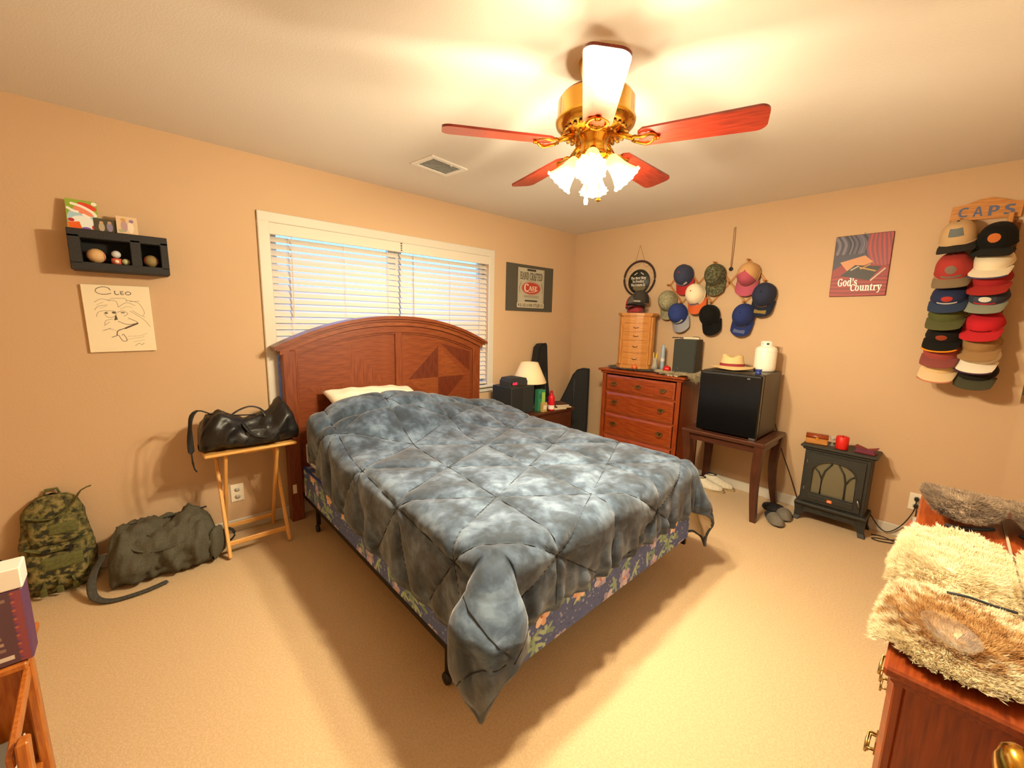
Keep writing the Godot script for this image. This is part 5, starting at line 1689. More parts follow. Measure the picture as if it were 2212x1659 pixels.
	part(a, "cabinet_base", lay.call(1.09, 0.0, 0.03), M.oak_x)
	part(a, "cabinet_case", lay.call(0.985, 0.03, 0.5), M.oak_y)
	part(a, "cornice", lay.call(1.05, 0.498, 0.51), M.oak_x)
	part(a, "lid", lay.call(1.12, 0.508, 0.53), M.oak_x)
	for s in [-1.0, 1.0]:
		part(a, "side_stile", G.new().box(Vector3(s * 0.146, 0.265, 0.09), Vector3(0.05, 0.46, 0.02), 0.006, Basis(Vector3.UP, s * deg_to_rad(61.0))), M.oak_y)
	var ys := [[0.435, 0.492], [0.355, 0.43], [0.275, 0.35], [0.155, 0.27], [0.038, 0.15]]
	for k in 5:
		var pr := []
		for q in [[-0.112, 0.128], [-0.058, 0.15], [0.0, 0.157], [0.058, 0.15], [0.112, 0.128]]: pr.append(Vector2(q[0], q[1] + 0.006))
		for q in [[0.105, 0.1], [-0.105, 0.1]]: pr.append(Vector2(q[0], q[1]))
		var d := part(a, "drawer_front", G.new().prism(pv2(pr), -ys[k][1], -ys[k][0], up), M.oak_x)
		if k > 0:
			var yy: float = (ys[k][0] + ys[k][1]) / 2
			part(d, "drawer_pull", G.new().smooth().tube([Vector3(-0.022, yy + 0.005, 0.162), Vector3(-0.012, yy - 0.003, 0.17), Vector3(0.012, yy - 0.003, 0.17), Vector3(0.022, yy + 0.005, 0.162)], 0.003, 6), M.dark_steel)
	# caps piled on the cabinet
	var grp := "caps piled on the jewellery cabinet"
	var at := func(x: float, y: float, z: float, yaw: float, pitch := 0.0, roll := 0.0) -> Transform3D: return Transform3D(Basis.from_euler(Vector3(deg_to_rad(pitch), deg_to_rad(yaw), deg_to_rad(roll))), Vector3(x, y, z))
	cap("crimson and grey cap at the bottom of the cap pile", grp, at.call(-0.2, 1.558, 0.955, -75.0, 4.0), {crown = "6a5550", front = "9a3a3c", brim = "9c2a32"})
	cap("grey cap with red side panel, second in the cap pile", grp, at.call(-0.22, 1.603, 0.945, -50.0, -6.0, 4.0), {crown = "b0363c", front = "5c5550", brim = "4c4644"})
	cap("charcoal cap with pale brim line, third in the cap pile", grp, at.call(-0.2, 1.648, 0.99, -85.0, 4.0, -4.0), {crown = "34302c", front = "3f3a35", brim = "2a2724", marks = [["bar", "a09a90"]]})
	# hoop with a round plaque
	var h := thing("hoop_plaque", "hanging hoop with round dark motto plaque above the oak cabinet", "wall hanging", Vector3(0, 1.9, 0.855), -PI / 2)
	var ring := []
	for k in 48: ring.append(Vector3(0.172 * cos(TAU * k / 48.0), 0.172 * sin(TAU * k / 48.0), 0.014))
	part(h, "hoop", G.new().smooth().tube(ring, 0.0105, 8, true), mottled("hoop_wrap", "2a1a14", "46302a", Vector3(30, 30, 30), 0.8, 55))
	part(h, "plaque", G.new().smooth().lathe([Vector2(0.118, 0.0), Vector2(0.122, 0.003), Vector2(0.12, 0.008), Vector2(0, 0.009)], 40, Transform3D(basis_x(90.0), Vector3(0.0, -0.03, 0.012))), mottled("plaque_art", "1c1d1e", "3a3c30", Vector3(7, 7, 7), 0.5, 56, 0.03))
	part(h, "plaque_art", G.new().lathe([Vector2(1, 0), Vector2(0, 0.0004)], 30, Transform3D(basis_x(90.0), Vector3(0.01, -0.09, 0.0212)), Vector2(0.07, 0.035)), mat("plaque_rock", "6c6248", 0.7))
	var wh := mat("plaque_white", "e4ddd0", 0.6)
	var tx := ["The Best Way", "To Predict", "The Future Is"]
	for k in 3: lettering(h, tx[k], 0.026, Vector3(-0.005, 0.005 - 0.034 * k, 0.0222), wh, "Droid Sans", true, false, [0.17, 0.13, 0.16][k])
	for s in [-1.0, 1.0]:
		part(h, "plaque_mark", G.new().box(Vector3(s * 0.036, 0.048, 0.0222), Vector3(0.04, 0.007, 0.001), 0.0, Basis(Vector3.BACK, -s * 0.6)), wh)
	var web := G.new()
	for k in 10:
		var t0 := TAU * k / 10.0 + 0.2
		var t1 := t0 + TAU / 20.0
		var t2 := t0 + TAU / 10.0
		web.tube([Vector3(cos(t0) * 0.168, sin(t0) * 0.168, 0.014), Vector3(cos(t1) * 0.135, sin(t1) * 0.135 - 0.01, 0.014), Vector3(cos(t2) * 0.168, sin(t2) * 0.168, 0.014)], 0.0012, 4)
	part(h, "web_thread", web, mat("thread_tan", "b08a5a", 0.9))
	part(h, "hanging_cord", G.new().tube([Vector3(-0.055, 0.165, 0.014), Vector3(-0.015, 0.33, 0.008), Vector3(0.05, 0.165, 0.014)], 0.0018, 5), M.cord_brown if M.has("cord_brown") else mat("cord_tan", "8a5a34", 0.8))
	# loudspeaker on the chest
	T = 1.014
	var sp := thing("speaker_box", "dark grey box loudspeaker on the chest below blue cap", "speaker", Vector3(-0.19, T, 1.5), -PI / 2 + deg_to_rad(8.0))
	part(sp, "cabinet", G.new().box(Vector3(0, 0.152, 0), Vector3(0.19, 0.305, 0.2), 0.003), mottled("speaker_grey", "2b2e2c", "3a3c38", Vector3(10, 10, 10), 0.7, 57))
	part(sp, "grille", G.new().box(Vector3(0, 0.152, 0.103), Vector3(0.18, 0.292, 0.008), 0.003), mottled("grille_cloth", "30332f", "3f413c", Vector3(30, 30, 30), 0.95, 58, 0.1))
	part(sp, "badge", G.new().box(Vector3(-0.045, 0.045, 0.108), Vector3(0.008, 0.008, 0.002)), M.steel)
	var ad := thing("paper_packet", "flat cream packet lying on top of dark grey loudspeaker", "packet", Vector3(-0.2, T + 0.306, 1.53), 0.3)
	part(ad, "packet_body", G.new().box(Vector3(0, 0.01, 0), Vector3(0.09, 0.02, 0.13), 0.004), M.print_cream)
	part(ad, "packet_flap", G.new().box(Vector3(0.01, 0.0215, 0.03), Vector3(0.05, 0.004, 0.05), 0.001), M.charcoal)
	var sg := thing("sunglasses", "folded dark sunglasses lying on the dark grey loudspeaker", "glasses", Vector3(-0.24, T + 0.306, 1.43), 0.2)
	for s in [-1.0, 1.0]:
		part(sg, "lens", G.new().smooth().lathe([Vector2(1, 0), Vector2(0.9, 0.15), Vector2(0, 0.3)], 16, Transform3D(Basis.IDENTITY, Vector3(0, 0.008, s * 0.03)).scaled_local(Vector3(0.02, 0.02, 0.026))), M.black_plastic)
	part(sg, "glasses_frame", G.new().smooth().tube([Vector3(0.03, 0.006, -0.06), Vector3(-0.005, 0.012, -0.055), Vector3(-0.01, 0.014, 0), Vector3(-0.005, 0.012, 0.055), Vector3(0.03, 0.006, 0.06)], 0.003, 6), M.black_plastic)
	# glass jar with yellow stems, pale blue tube, red and orange balls
	var jar := thing("glass_vase", "small clear glass vase with yellow stems on the chest", "vase", Vector3(-0.24, T, 1.215))
	var gl := mat("clear_glass", Color(0.92, 0.95, 0.95, 0.15), 0.03)
	gl.transparency = BaseMaterial3D.TRANSPARENCY_ALPHA
	part(jar, "vase_body", G.new().smooth().lathe([Vector2(0, 0.0), Vector2(0.026, 0.001), Vector2(0.03, 0.02), Vector2(0.024, 0.06), Vector2(0.02, 0.09), Vector2(0.026, 0.115), Vector2(0.024, 0.115), Vector2(0.018, 0.09), Vector2(0.022, 0.06), Vector2(0.027, 0.02), Vector2(0, 0.006)], 20), gl)
	var yel := mat("stem_yellow", "d8b83a", 0.7)
	for k in 4:
		part(jar, "stem", G.new().smooth().tube([Vector3(0, 0.01, 0), Vector3(0.008 * cos(k * 1.7), 0.08, 0.008 * sin(k * 1.7)), Vector3(0.025 * cos(k * 1.7), 0.15 + 0.015 * (k % 2), 0.025 * sin(k * 1.7))], [0.003, 0.003, 0.006], 6), yel)
	var tb := thing("blue_tube", "pale blue upright tube behind the glass vase", "tube", Vector3(-0.14, T, 1.24))
	part(tb, "tube_body", G.new().smooth().lathe([Vector2(0, 0), Vector2(0.019, 0.001), Vector2(0.02, 0.02), Vector2(0.02, 0.21), Vector2(0.012, 0.225), Vector2(0.011, 0.24), Vector2(0, 0.242)], 16), mat("tube_blue", "9fb0bc", 0.5))
	part(tb, "tube_band", G.new().smooth().lathe([Vector2(0.0205, 0.08), Vector2(0.0205, 0.11)], 16), mat("tube_white", "dcdcd6", 0.5))
	var rb := thing("red_ornament", "round red lobed ornament on the chest beside the speaker", "ornament", Vector3(-0.31, T, 1.375))
	part(rb, "ornament_body", G.new().smooth().grid(24, 12, func(u: float, v: float) -> Vector3:
		var an := u * TAU
		var e := v * PI
		var rr := 0.034 * (1.0 + 0.07 * cos(an * 6.0)) * sin(e)
		return Vector3(cos(an) * rr, 0.03 - 0.03 * cos(e), sin(an) * rr)), M.red_gloss)
	part(rb, "ornament_stem", G.new().tube([Vector3(0, 0.055, 0), Vector3(0.004, 0.068, 0)], 0.003, 6), M.dark_steel)
	var ob := thing("orange_ornament", "small orange ball ornament by the oak cabinet foot", "ornament", Vector3(-0.385, T, 1.09))
	part(ob, "ornament_body", G.new().smooth().lathe([Vector2(0, 0), Vector2(0.018, 0.004), Vector2(0.026, 0.018), Vector2(0.024, 0.034), Vector2(0.012, 0.044), Vector2(0, 0.046)], 18), mat("orange_glaze", "d8662a", 0.5))
	part(ob, "ornament_stem", G.new().tube([Vector3(0, 0.044, 0), Vector3(0.003, 0.054, 0)], 0.003, 6), M.dark_steel)

func fridge_group() -> void:
	var t := thing("side_table", "low walnut side table with curved legs under the small fridge", "table", Vector3(-0.31, 0, 1.985), -PI / 2)
	part(t, "table_top", G.new().span(Vector3(-0.31, 0.575, -0.28), Vector3(0.31, 0.605, 0.275), 0.008), M.walnut_x)
	part(t, "top_inset", G.new().span(Vector3(-0.25, 0.6, -0.22), Vector3(0.25, 0.6065, 0.215), 0.002), M.walnut_x)
	for s in [-1.0, 1.0]:
		part(t, "apron", G.new().span(Vector3(-0.27, 0.52, s * 0.235 - 0.01), Vector3(0.27, 0.578, s * 0.235 + 0.01), 0.003), M.walnut_x)
		part(t, "apron", G.new().span(Vector3(s * 0.275 - 0.01, 0.52, -0.23), Vector3(s * 0.275 + 0.01, 0.578, 0.23), 0.003), M.walnut_x)
	for sx in [-1.0, 1.0]:
		for sz in [-1.0, 1.0]:
			var g := G.new()
			var P := []
			for k in 9:
				var v := k / 8.0
				var y := 0.575 * (1.0 - v)
				var bow := 0.03 * sin(v * PI) - 0.03 * v * v
				var h := lerpf(0.032, 0.02, v)
				var cx: float = sx * (0.272 - bow * 0.6)
				var cz: float = sz * (0.236 - bow * 0.8)
				P.append([Vector3(cx - h, y, cz - h), Vector3(cx + h, y, cz - h), Vector3(cx + h, y, cz + h), Vector3(cx - h, y, cz + h)])
			for k in 8:
				var mid := Vector3.ZERO
				for q in 4: mid += (P[k][q] + P[k + 1][q]) / 8.0
				for q in 4: g.out_quad(P[k][q], P[k][(q + 1) % 4], P[k + 1][(q + 1) % 4], P[k + 1][q], mid)
			for k in [0, 8]: g.out_quad(P[k][0], P[k][1], P[k][2], P[k][3], Vector3(sx * 0.26, 0.28, sz * 0.22))
			part(t, "leg", g, M.walnut_y)
	var f := thing("compact_fridge", "black compact fridge standing on the walnut side table", "fridge", Vector3(-0.305, 0.607, 2.0), -PI / 2)
	part(f, "cabinet", G.new().span(Vector3(-0.2225, 0.012, -0.22), Vector3(0.2225, 0.492, 0.195), 0.006), mottled("fridge_case", "2a2824", "35322c", Vector3(8, 8, 8), 0.4, 59))
	var d := part(f, "door", G.new().span(Vector3(-0.222, 0.014, 0.2), Vector3(0.222, 0.488, 0.246), 0.008), mat("fridge_door", "0c0c0d", 0.22))
	part(d, "door_seal", G.new().span(Vector3(-0.215, 0.02, 0.194), Vector3(0.215, 0.482, 0.201)), mat("seal_grey", "8d8778", 0.7))
	part(d, "door_edge_trim", G.new().span(Vector3(-0.2235, 0.016, 0.21), Vector3(-0.2215, 0.486, 0.24)), M.steel)
	part(d, "top_grip", G.new().span(Vector3(-0.21, 0.468, 0.244), Vector3(0.21, 0.482, 0.2485), 0.002), M.charcoal)
	part(d, "badge", G.new().span(Vector3(0.12, 0.452, 0.2455), Vector3(0.14, 0.462, 0.2472)), M.steel)
	part(f, "hinge", G.new().span(Vector3(0.17, 0.0, 0.18), Vector3(0.215, 0.014, 0.24), 0.002), M.steel)
	for x in [-0.18, 0.18]:
		for z in [-0.18, 0.15]:
			part(f, "foot", G.new().lathe([Vector2(0.016, 0), Vector2(0.016, 0.014), Vector2(0, 0.014)], 12, Transform3D(Basis.IDENTITY, Vector3(x, 0, z))), M.black_plastic)
	var T := 0.607 + 0.493
	var hat := thing("straw_hat", "woven straw hat with dark red band on the fridge", "hat", Vector3(-0.33, T, 1.93), 0.4)
	var straw := mottled("straw_weave", "cfae74", "e6cd98", Vector3(16, 40, 16), 0.9, 44, 0.05, 0.2)
	part(hat, "brim", G.new().smooth().grid(48, 8, func(u: float, v: float) -> Vector3:
		var a := u * TAU
		var r := lerpf(0.088, 0.158, v)
		return Vector3(cos(a) * r * 0.92, 0.02 + 0.012 * (1.0 - v) - 0.012 * v * absf(cos(a)) + 0.01 * v * v * absf(sin(a)), sin(a) * r)), straw)
	part(hat, "crown", G.new().smooth().grid(40, 12, func(u: float, v: float) -> Vector3:
		var a := u * TAU
		var r := 0.09 * (1.0 - 0.2 * v) if v < 0.75 else 0.0765 * (1.0 - (v - 0.75) / 0.25)
		var y := 0.03 + 0.085 * minf(v / 0.75, 1.0) + (0.006 * sin((v - 0.75) * 4.0 * PI) if v > 0.75 else 0.0)
		y -= 0.03 * exp(-pow(sin(a) * r / 0.03, 2.0)) * smoothstep(0.6, 0.9, v)
		y += 0.008 * sin(a * 3.0) * smoothstep(0.3, 1.0, v)
		return Vector3(cos(a) * r * 0.92, y, sin(a) * r)), straw)
	part(hat, "hat_band", G.new().smooth().lathe([Vector2(0.0915, 0.031), Vector2(0.0885, 0.052)], 40, Transform3D.IDENTITY, Vector2(0.925, 1.0)), mat("band_red", "8c2a30", 0.8))
	var c := thing("white_canister", "white domed gas canister with collar on the fridge", "canister", Vector3(-0.2, T, 2.125), -PI / 2)
	part(c, "tank_body", G.new().smooth().lathe([Vector2(0, 0), Vector2(0.066, 0.0), Vector2(0.074, 0.008), Vector2(0.076, 0.03), Vector2(0.076, 0.165), Vector2(0.07, 0.185), Vector2(0.05, 0.198), Vector2(0, 0.202)], 32), mat("enamel_white", "f3eede", 0.3))
	part(c, "tank_seam", G.new().smooth().lathe([Vector2(0.0762, 0.155), Vector2(0.0775, 0.16), Vector2(0.0762, 0.165)], 32), M.enamel_white)
	part(c, "collar", G.new().smooth().lathe([Vector2(0.042, 0.195), Vector2(0.042, 0.236), Vector2(0.039, 0.236), Vector2(0.039, 0.195)], 28), M.enamel_white)
	for x in [-0.026, 0.014]:
		part(c, "warning_label", G.new().box(Vector3(x + 0.004, 0.216, sqrt(0.0425 * 0.0425 - x * x) + 0.0005), Vector3(0.016, 0.014, 0.001), 0.0, Basis(Vector3.UP, asin(x / 0.0425))), M.charcoal)
	var cp := thing("blue_bottletop", "small blue stopper standing at the fridge top front edge", "bottletop", Vector3(-0.47, T, 2.165))  # a loose blue bottle cap
	part(cp, "bottletop_base", G.new().smooth().lathe([Vector2(0.0, 0), Vector2(0.022, 0.0), Vector2(0.018, 0.012), Vector2(0.017, 0.02)], 20), mat("lid_blue", "2a3f8c", 0.4))
	part(cp, "bottletop_head", G.new().smooth().lathe([Vector2(0.017, 0.018), Vector2(0.024, 0.03), Vector2(0.022, 0.034), Vector2(0, 0.034)], 20), M.lid_blue)

func sneaker(at: Vector3, turn: float, label: String) -> void:
	var n := thing("sneaker", label, "shoe", at, turn, "sneakers behind the bed foot")
	part(n, "upper", G.new().smooth().grid(28, 16, func(u: float, v: float) -> Vector3:
		var q := v * 2.0 - 1.0
		var a := u * TAU
		var e := pow(maxf(0.0, 1.0 - pow(absf(q), 4.0)), 0.5)
		var w := 0.046 * e * (1.0 - 0.12 * sin(v * 7.0))
		var h := lerpf(0.095, 0.05, smoothstep(0.3, 0.8, v)) * e
		return Vector3(cos(a) * w, 0.024 + maxf(0.0, sin(a)) * h, q * 0.135)), mottled("sneaker_white", "cfc6ae", "e8e0cc", Vector3(12, 12, 12), 0.7, 45))
	part(n, "sole", G.new().smooth().grid(28, 6, func(u: float, v: float) -> Vector3:
		var a := u * TAU
		return Vector3(cos(a) * 0.05 * (1.0 - 0.1 * sin(a)), v * 0.028, sin(a) * 0.142)), mat("sole_tan", "b8a27c", 0.8))
	part(n, "collar_opening", G.new().smooth().lathe([Vector2(0.8, 0), Vector2(1, 0.2), Vector2(0.7, 0.1), Vector2(0, -0.4)], 18, Transform3D(Basis.from_scale(Vector3(0.032, 0.03, 0.05)), Vector3(0, 0.112, -0.06))), M.charcoal)
	for k in 4:
		part(n, "lace", G.new().smooth().tube([Vector3(-0.026, 0.09 - 0.01 * k, -0.005 + 0.02 * k), Vector3(0, 0.104 - 0.011 * k, 0.0 + 0.02 * k), Vector3(0.026, 0.09 - 0.01 * k, -0.005 + 0.02 * k)], 0.0035, 6), M.trim_white)

func heater_group() -> void:
	# ---- stove-shaped electric heater ----
	var h := thing("stove_heater", "black stove-shaped electric heater with arched window by the wall", "heater", Vector3(-0.13, 0, 2.662), -PI / 2)
	var iron := mottled("cast_black", "262724", "31322e", Vector3(14, 14, 14), 0.55, 46)
	part(h, "firebox", G.new().span(Vector3(-0.19, 0.1, -0.1), Vector3(0.19, 0.565, 0.1), 0.006), iron)
	part(h, "top_plate", G.new().span(Vector3(-0.22, 0.572, -0.115), Vector3(0.22, 0.592, 0.128), 0.007), iron)
	part(h, "top_moulding", G.new().span(Vector3(-0.205, 0.555, -0.105), Vector3(0.205, 0.574, 0.115), 0.006), iron)
	part(h, "hearth_ledge", G.new().span(Vector3(-0.212, 0.128, -0.105), Vector3(0.212, 0.15, 0.135), 0.006), iron)
	part(h, "apron", G.new().prism(pv2([[-0.175, 0.125], [0.175, 0.125], [0.175, 0.05], [0.13, 0.075], [-0.13, 0.075], [-0.175, 0.05]]), 0.09, 0.105), iron)
	for k in 3:
		part(h, "apron_slot", G.new().box(Vector3(-0.03 + 0.03 * k, 0.1, 0.106), Vector3(0.022, 0.005, 0.003)), M.black_matte)
	for sx in [-1.0, 1.0]:
		for sz in [-1.0, 1.0]:
			var g := G.new()
			var P := []
			for q in [[0.205, 0.13, 0.028], [0.202, 0.08, 0.024], [0.208, 0.03, 0.018], [0.218, 0.0, 0.02]]:
				var cx: float = sx * (q[0] - 0.02)
				var cz: float = sz * (0.09 + (q[0] - 0.205))
				P.append([Vector3(cx - q[2], q[1], cz - q[2]), Vector3(cx + q[2], q[1], cz - q[2]), Vector3(cx + q[2], q[1], cz + q[2]), Vector3(cx - q[2], q[1], cz + q[2])])
			for k in 3:
				var mid := Vector3.ZERO
				for q in 4: mid += (P[k][q] + P[k + 1][q]) / 8.0
				for q in 4: g.out_quad(P[k][q], P[k][(q + 1) % 4], P[k + 1][(q + 1) % 4], P[k + 1][q], mid)
			g.out_quad(P[3][0], P[3][1], P[3][2], P[3][3], Vector3(sx * 0.19, 0.06, sz * 0.09))
			part(h, "leg", g, iron)
	# door: frame with an arched opening, glass behind, two tracery branches
	var poly := pv2([[-0.165, 0.165], [0.165, 0.165], [0.165, 0.535], [-0.165, 0.535]])
	var hole := []
	hole.append(Vector2(-0.13, 0.235))
	hole.append(Vector2(0.125, 0.235))
	for q in arcpts(Vector2(0.0, 0.28), 0.0, 0, 0, 0): pass
	for k in 13:
		var a := PI * k / 12.0
		hole.append(Vector2(-0.0025 + 0.1275 * cos(a), 0.40 + 0.095 * sin(a)))
	var dg := G.new()
	# frame as a ring of pieces between outer rectangle and arch
	var ring_in := hole
	var ring_out := [Vector2(-0.165, 0.165), Vector2(0.165, 0.165), Vector2(0.165, 0.40), Vector2(0.165, 0.45), Vector2(0.165, 0.5), Vector2(0.165, 0.535), Vector2(0.11, 0.535), Vector2(0.05, 0.535), Vector2(0.0, 0.535), Vector2(-0.05, 0.535), Vector2(-0.11, 0.535), Vector2(-0.165, 0.535), Vector2(-0.165, 0.5), Vector2(-0.165, 0.45), Vector2(-0.165, 0.40)]
	for k in ring_in.size():
		var i0: Vector2 = ring_in[k]
		var i1: Vector2 = ring_in[(k + 1) % ring_in.size()]
		var o0: Vector2 = ring_out[k]
		var o1: Vector2 = ring_out[(k + 1) % ring_out.size()]
		var mid := Vector3((i0.x + i1.x + o0.x + o1.x) / 4, (i0.y + i1.y + o0.y + o1.y) / 4, 0.107)
		for z in [0.1, 0.114]:
			dg.out_quad(Vector3(i0.x, i0.y, z), Vector3(o0.x, o0.y, z), Vector3(o1.x, o1.y, z), Vector3(i1.x, i1.y, z), mid)
		dg.out_quad(Vector3(i0.x, i0.y, 0.1), Vector3(i0.x, i0.y, 0.114), Vector3(i1.x, i1.y, 0.114), Vector3(i1.x, i1.y, 0.1), mid)
		dg.out_quad(Vector3(o0.x, o0.y, 0.1), Vector3(o0.x, o0.y, 0.114), Vector3(o1.x, o1.y, 0.114), Vector3(o1.x, o1.y, 0.1), mid)
	var door := part(h, "door", dg, iron)
	var rim := []
	for q in hole: rim.append(Vector3(q.x, q.y, 0.114))
	part(door, "arch_bead", G.new().smooth().tube(rim, 0.005, 6, true), iron)
	part(door, "window_glass", G.new().span(Vector3(-0.14, 0.225, 0.1005), Vector3(0.135, 0.5, 0.1025)), mat("smoked_glass", "6a6550", 0.12))
	for s in [-1.0, 1.0]:
		part(door, "tracery", G.new().smooth().tube([Vector3(s * 0.07, 0.235, 0.108), Vector3(s * 0.068, 0.36, 0.108), Vector3(s * 0.055, 0.42, 0.108), Vector3(s * 0.02, 0.48, 0.108)], 0.006, 6), iron)
		part(door, "tracery", G.new().smooth().tube([Vector3(s * 0.068, 0.35, 0.108), Vector3(s * 0.09, 0.4, 0.108), Vector3(s * 0.112, 0.42, 0.108)], 0.005, 6), iron)
	part(door, "lower_panel", G.new().span(Vector3(-0.14, 0.18, 0.112), Vector3(0.13, 0.225, 0.119), 0.003), iron)
	var lab := mat("label_orange", "e8641e", 0.5)
	part(door, "power_label", G.new().span(Vector3(-0.02, 0.19, 0.119), Vector3(0.01, 0.212, 0.1205)), lab, "small orange label")
	part(door, "label_text", G.new().span(Vector3(-0.014, 0.196, 0.1203), Vector3(0.004, 0.206, 0.121)), M.print_cream)
	part(door, "door_handle", G.new().smooth().tube([Vector3(0.148, 0.27, 0.116), Vector3(0.15, 0.262, 0.132), Vector3(0.158, 0.225, 0.134)], [0.006, 0.007, 0.009], 8), M.steel, "silver door handle")
	for y in [0.26, 0.47]:
		part(door, "hinge_knuckle", G.new().smooth().lathe([Vector2(0.007, -0.014), Vector2(0.008, 0), Vector2(0.007, 0.014)], 10, Transform3D(Basis.IDENTITY, Vector3(-0.168, y, 0.112))), M.steel)
	# ---- things on the heater ----
	var T := 0.593
	var wb := thing("wooden_box", "small glossy brown wooden box on the black heater", "box", Vector3(-0.16, T, 2.52), -PI / 2 + 0.15)
	part(wb, "box_body", G.new().span(Vector3(-0.066, 0, -0.035), Vector3(0.066, 0.045, 0.035), 0.004), M.oak_x)
	part(wb, "box_lid", G.new().smooth().prism(pv2([[-0.038, 0.045], [0.038, 0.045], [0.034, 0.06], [0.02, 0.071], [0.0, 0.075], [-0.02, 0.071], [-0.034, 0.06]]), -0.068, 0.068, Transform3D(Basis(Vector3.UP, PI / 2), Vector3.ZERO)), M.chest_x)
	part(wb, "box_clasp", G.new().span(Vector3(-0.008, 0.035, 0.035), Vector3(0.008, 0.052, 0.039), 0.001), M.brass)
	var gg := thing("votive_glass", "tiny clear votive glass between the wooden box and candle", "glass", Vector3(-0.14, T, 2.61))
	part(gg, "glass_bowl", G.new().smooth().lathe([Vector2(0, 0), Vector2(0.02, 0.001), Vector2(0.008, 0.006), Vector2(0.006, 0.03), Vector2(0.018, 0.045), Vector2(0.02, 0.07), Vector2(0.018, 0.07), Vector2(0.015, 0.047), Vector2(0, 0.04)], 18), M.clear_glass)
	part(gg, "wax", G.new().smooth().lathe([Vector2(0, 0.0405), Vector2(0.013, 0.047), Vector2(0.015, 0.055), Vector2(0, 0.056)], 14), M.print_cream)
	var rc := thing("candle", "fat bright red pillar candle on the black heater", "candle", Vector3(-0.19, T, 2.672))
	part(rc, "wax_pillar", G.new().smooth().lathe([Vector2(0, 0), Vector2(0.036, 0.001), Vector2(0.038, 0.005), Vector2(0.038, 0.088), Vector2(0.035, 0.092), Vector2(0.02, 0.086), Vector2(0, 0.084)], 24), mat("wax_red", "d42014", 0.45))
	part(rc, "wick", G.new().tube([Vector3(0, 0.084, 0), Vector3(0.002, 0.1, 0)], 0.0015, 5), M.black_matte)
	var kc := thing("knife_box", "low maroon display box with raised flaps on the heater", "box", Vector3(-0.17, T, 2.805), -PI / 2 - 0.1)
	part(kc, "box_tray", G.new().span(Vector3(-0.056, 0, -0.035), Vector3(0.056, 0.012, 0.035), 0.002), mat("maroon_card", "7a1c24", 0.6))
	for s in [-1.0, 1.0]:
		part(kc, "box_flap", G.new().box(Vector3(s * 0.03, 0.032, 0.0), Vector3(0.066, 0.006, 0.07), 0.001, Basis(Vector3.BACK, s * 0.32)), M.maroon_card)
	part(kc, "box_front", G.new().span(Vector3(-0.05, 0.01, 0.028), Vector3(0.05, 0.03, 0.035), 0.001), mat("maroon_print", "6a2a48", 0.6))
	# ---- outlet with plugs and cords ----
	var o := outlet(Vector3(0, 0.222, 3.09), -PI / 2, "ivory wall outlet with two black plugs beside the heater")
	o.set_meta("group", "wall outlets")
	var cordm := mat("cord_black", "2a1e14", 0.6)
	var cord := func(label: String, pts: Array, plug: Vector3) -> void:
		var n := thing("power_cord", label, "cord", Vector3(pts[-1].x, 0, pts[-1].z), 0.0)
		var loc := []
		for q in pts: loc.append(q - n.position)
		var cv := Curve3D.new()
		for k in loc.size():
			var tg: Vector3 = (loc[mini(k + 1, loc.size() - 1)] - loc[maxi(k - 1, 0)]) / 6.0
			cv.add_point(loc[k], -tg, tg)
		var L := cv.get_baked_length()
		var m := int(L / 0.015)
		var pp := []
		for i in m + 1: pp.append(cv.sample_baked(L * i / m, true))
		part(n, "cable", G.new().smooth().tube(pp, 0.0035, 6), cordm)
		part(n, "plug", G.new().box(plug - n.position, Vector3(0.03, 0.026, 0.022), 0.005), M.black_plastic)
	cord.call("black heater cord running up to the outlet plug", [Vector3(-0.03, 0.12, 2.87), Vector3(-0.03, 0.04, 2.93), Vector3(-0.03, 0.025, 2.98), Vector3(-0.035, 0.1, 3.04), Vector3(-0.035, 0.22, 3.085), Vector3(-0.03, 0.302, 3.09)], Vector3(-0.022, 0.307, 3.09))
	cord.call("thin black cord looped on the carpet below the outlet", [Vector3(-0.035, 0.255, 3.095), Vector3(-0.05, 0.16, 3.1), Vector3(-0.06, 0.03, 3.08), Vector3(-0.12, 0.005, 3.0), Vector3(-0.16, 0.005, 2.93), Vector3(-0.19, 0.005, 2.91), Vector3(-0.2, 0.005, 2.95), Vector3(-0.15, 0.005, 3.03), Vector3(-0.1, 0.005, 2.96), Vector3(-0.12, 0.005, 2.9)], Vector3(-0.022, 0.257, 3.092))
	cord.call("black fridge cord hanging behind the walnut side table", [Vector3(-0.05, 0.7, 2.2), Vector3(-0.04, 0.45, 2.28), Vector3(-0.03, 0.25, 2.36), Vector3(-0.04, 0.1, 2.42), Vector3(-0.05, 0.006, 2.46)], Vector3(-0.05, 0.02, 2.47))
	# ---- things on the carpet round the table ----
	sneaker(Vector3(-0.24, 0, 1.80), deg_to_rad(20.0), "off-white sneaker on the carpet just past the bed foot")
	sneaker(Vector3(-0.11, 0, 1.84), deg_to_rad(12.0), "second off-white sneaker behind its mate near bed foot")
	var slm := mottled("slipper_grey", "6b665c", "7f7a6e", Vector3(12, 12, 12), 0.95, 48)
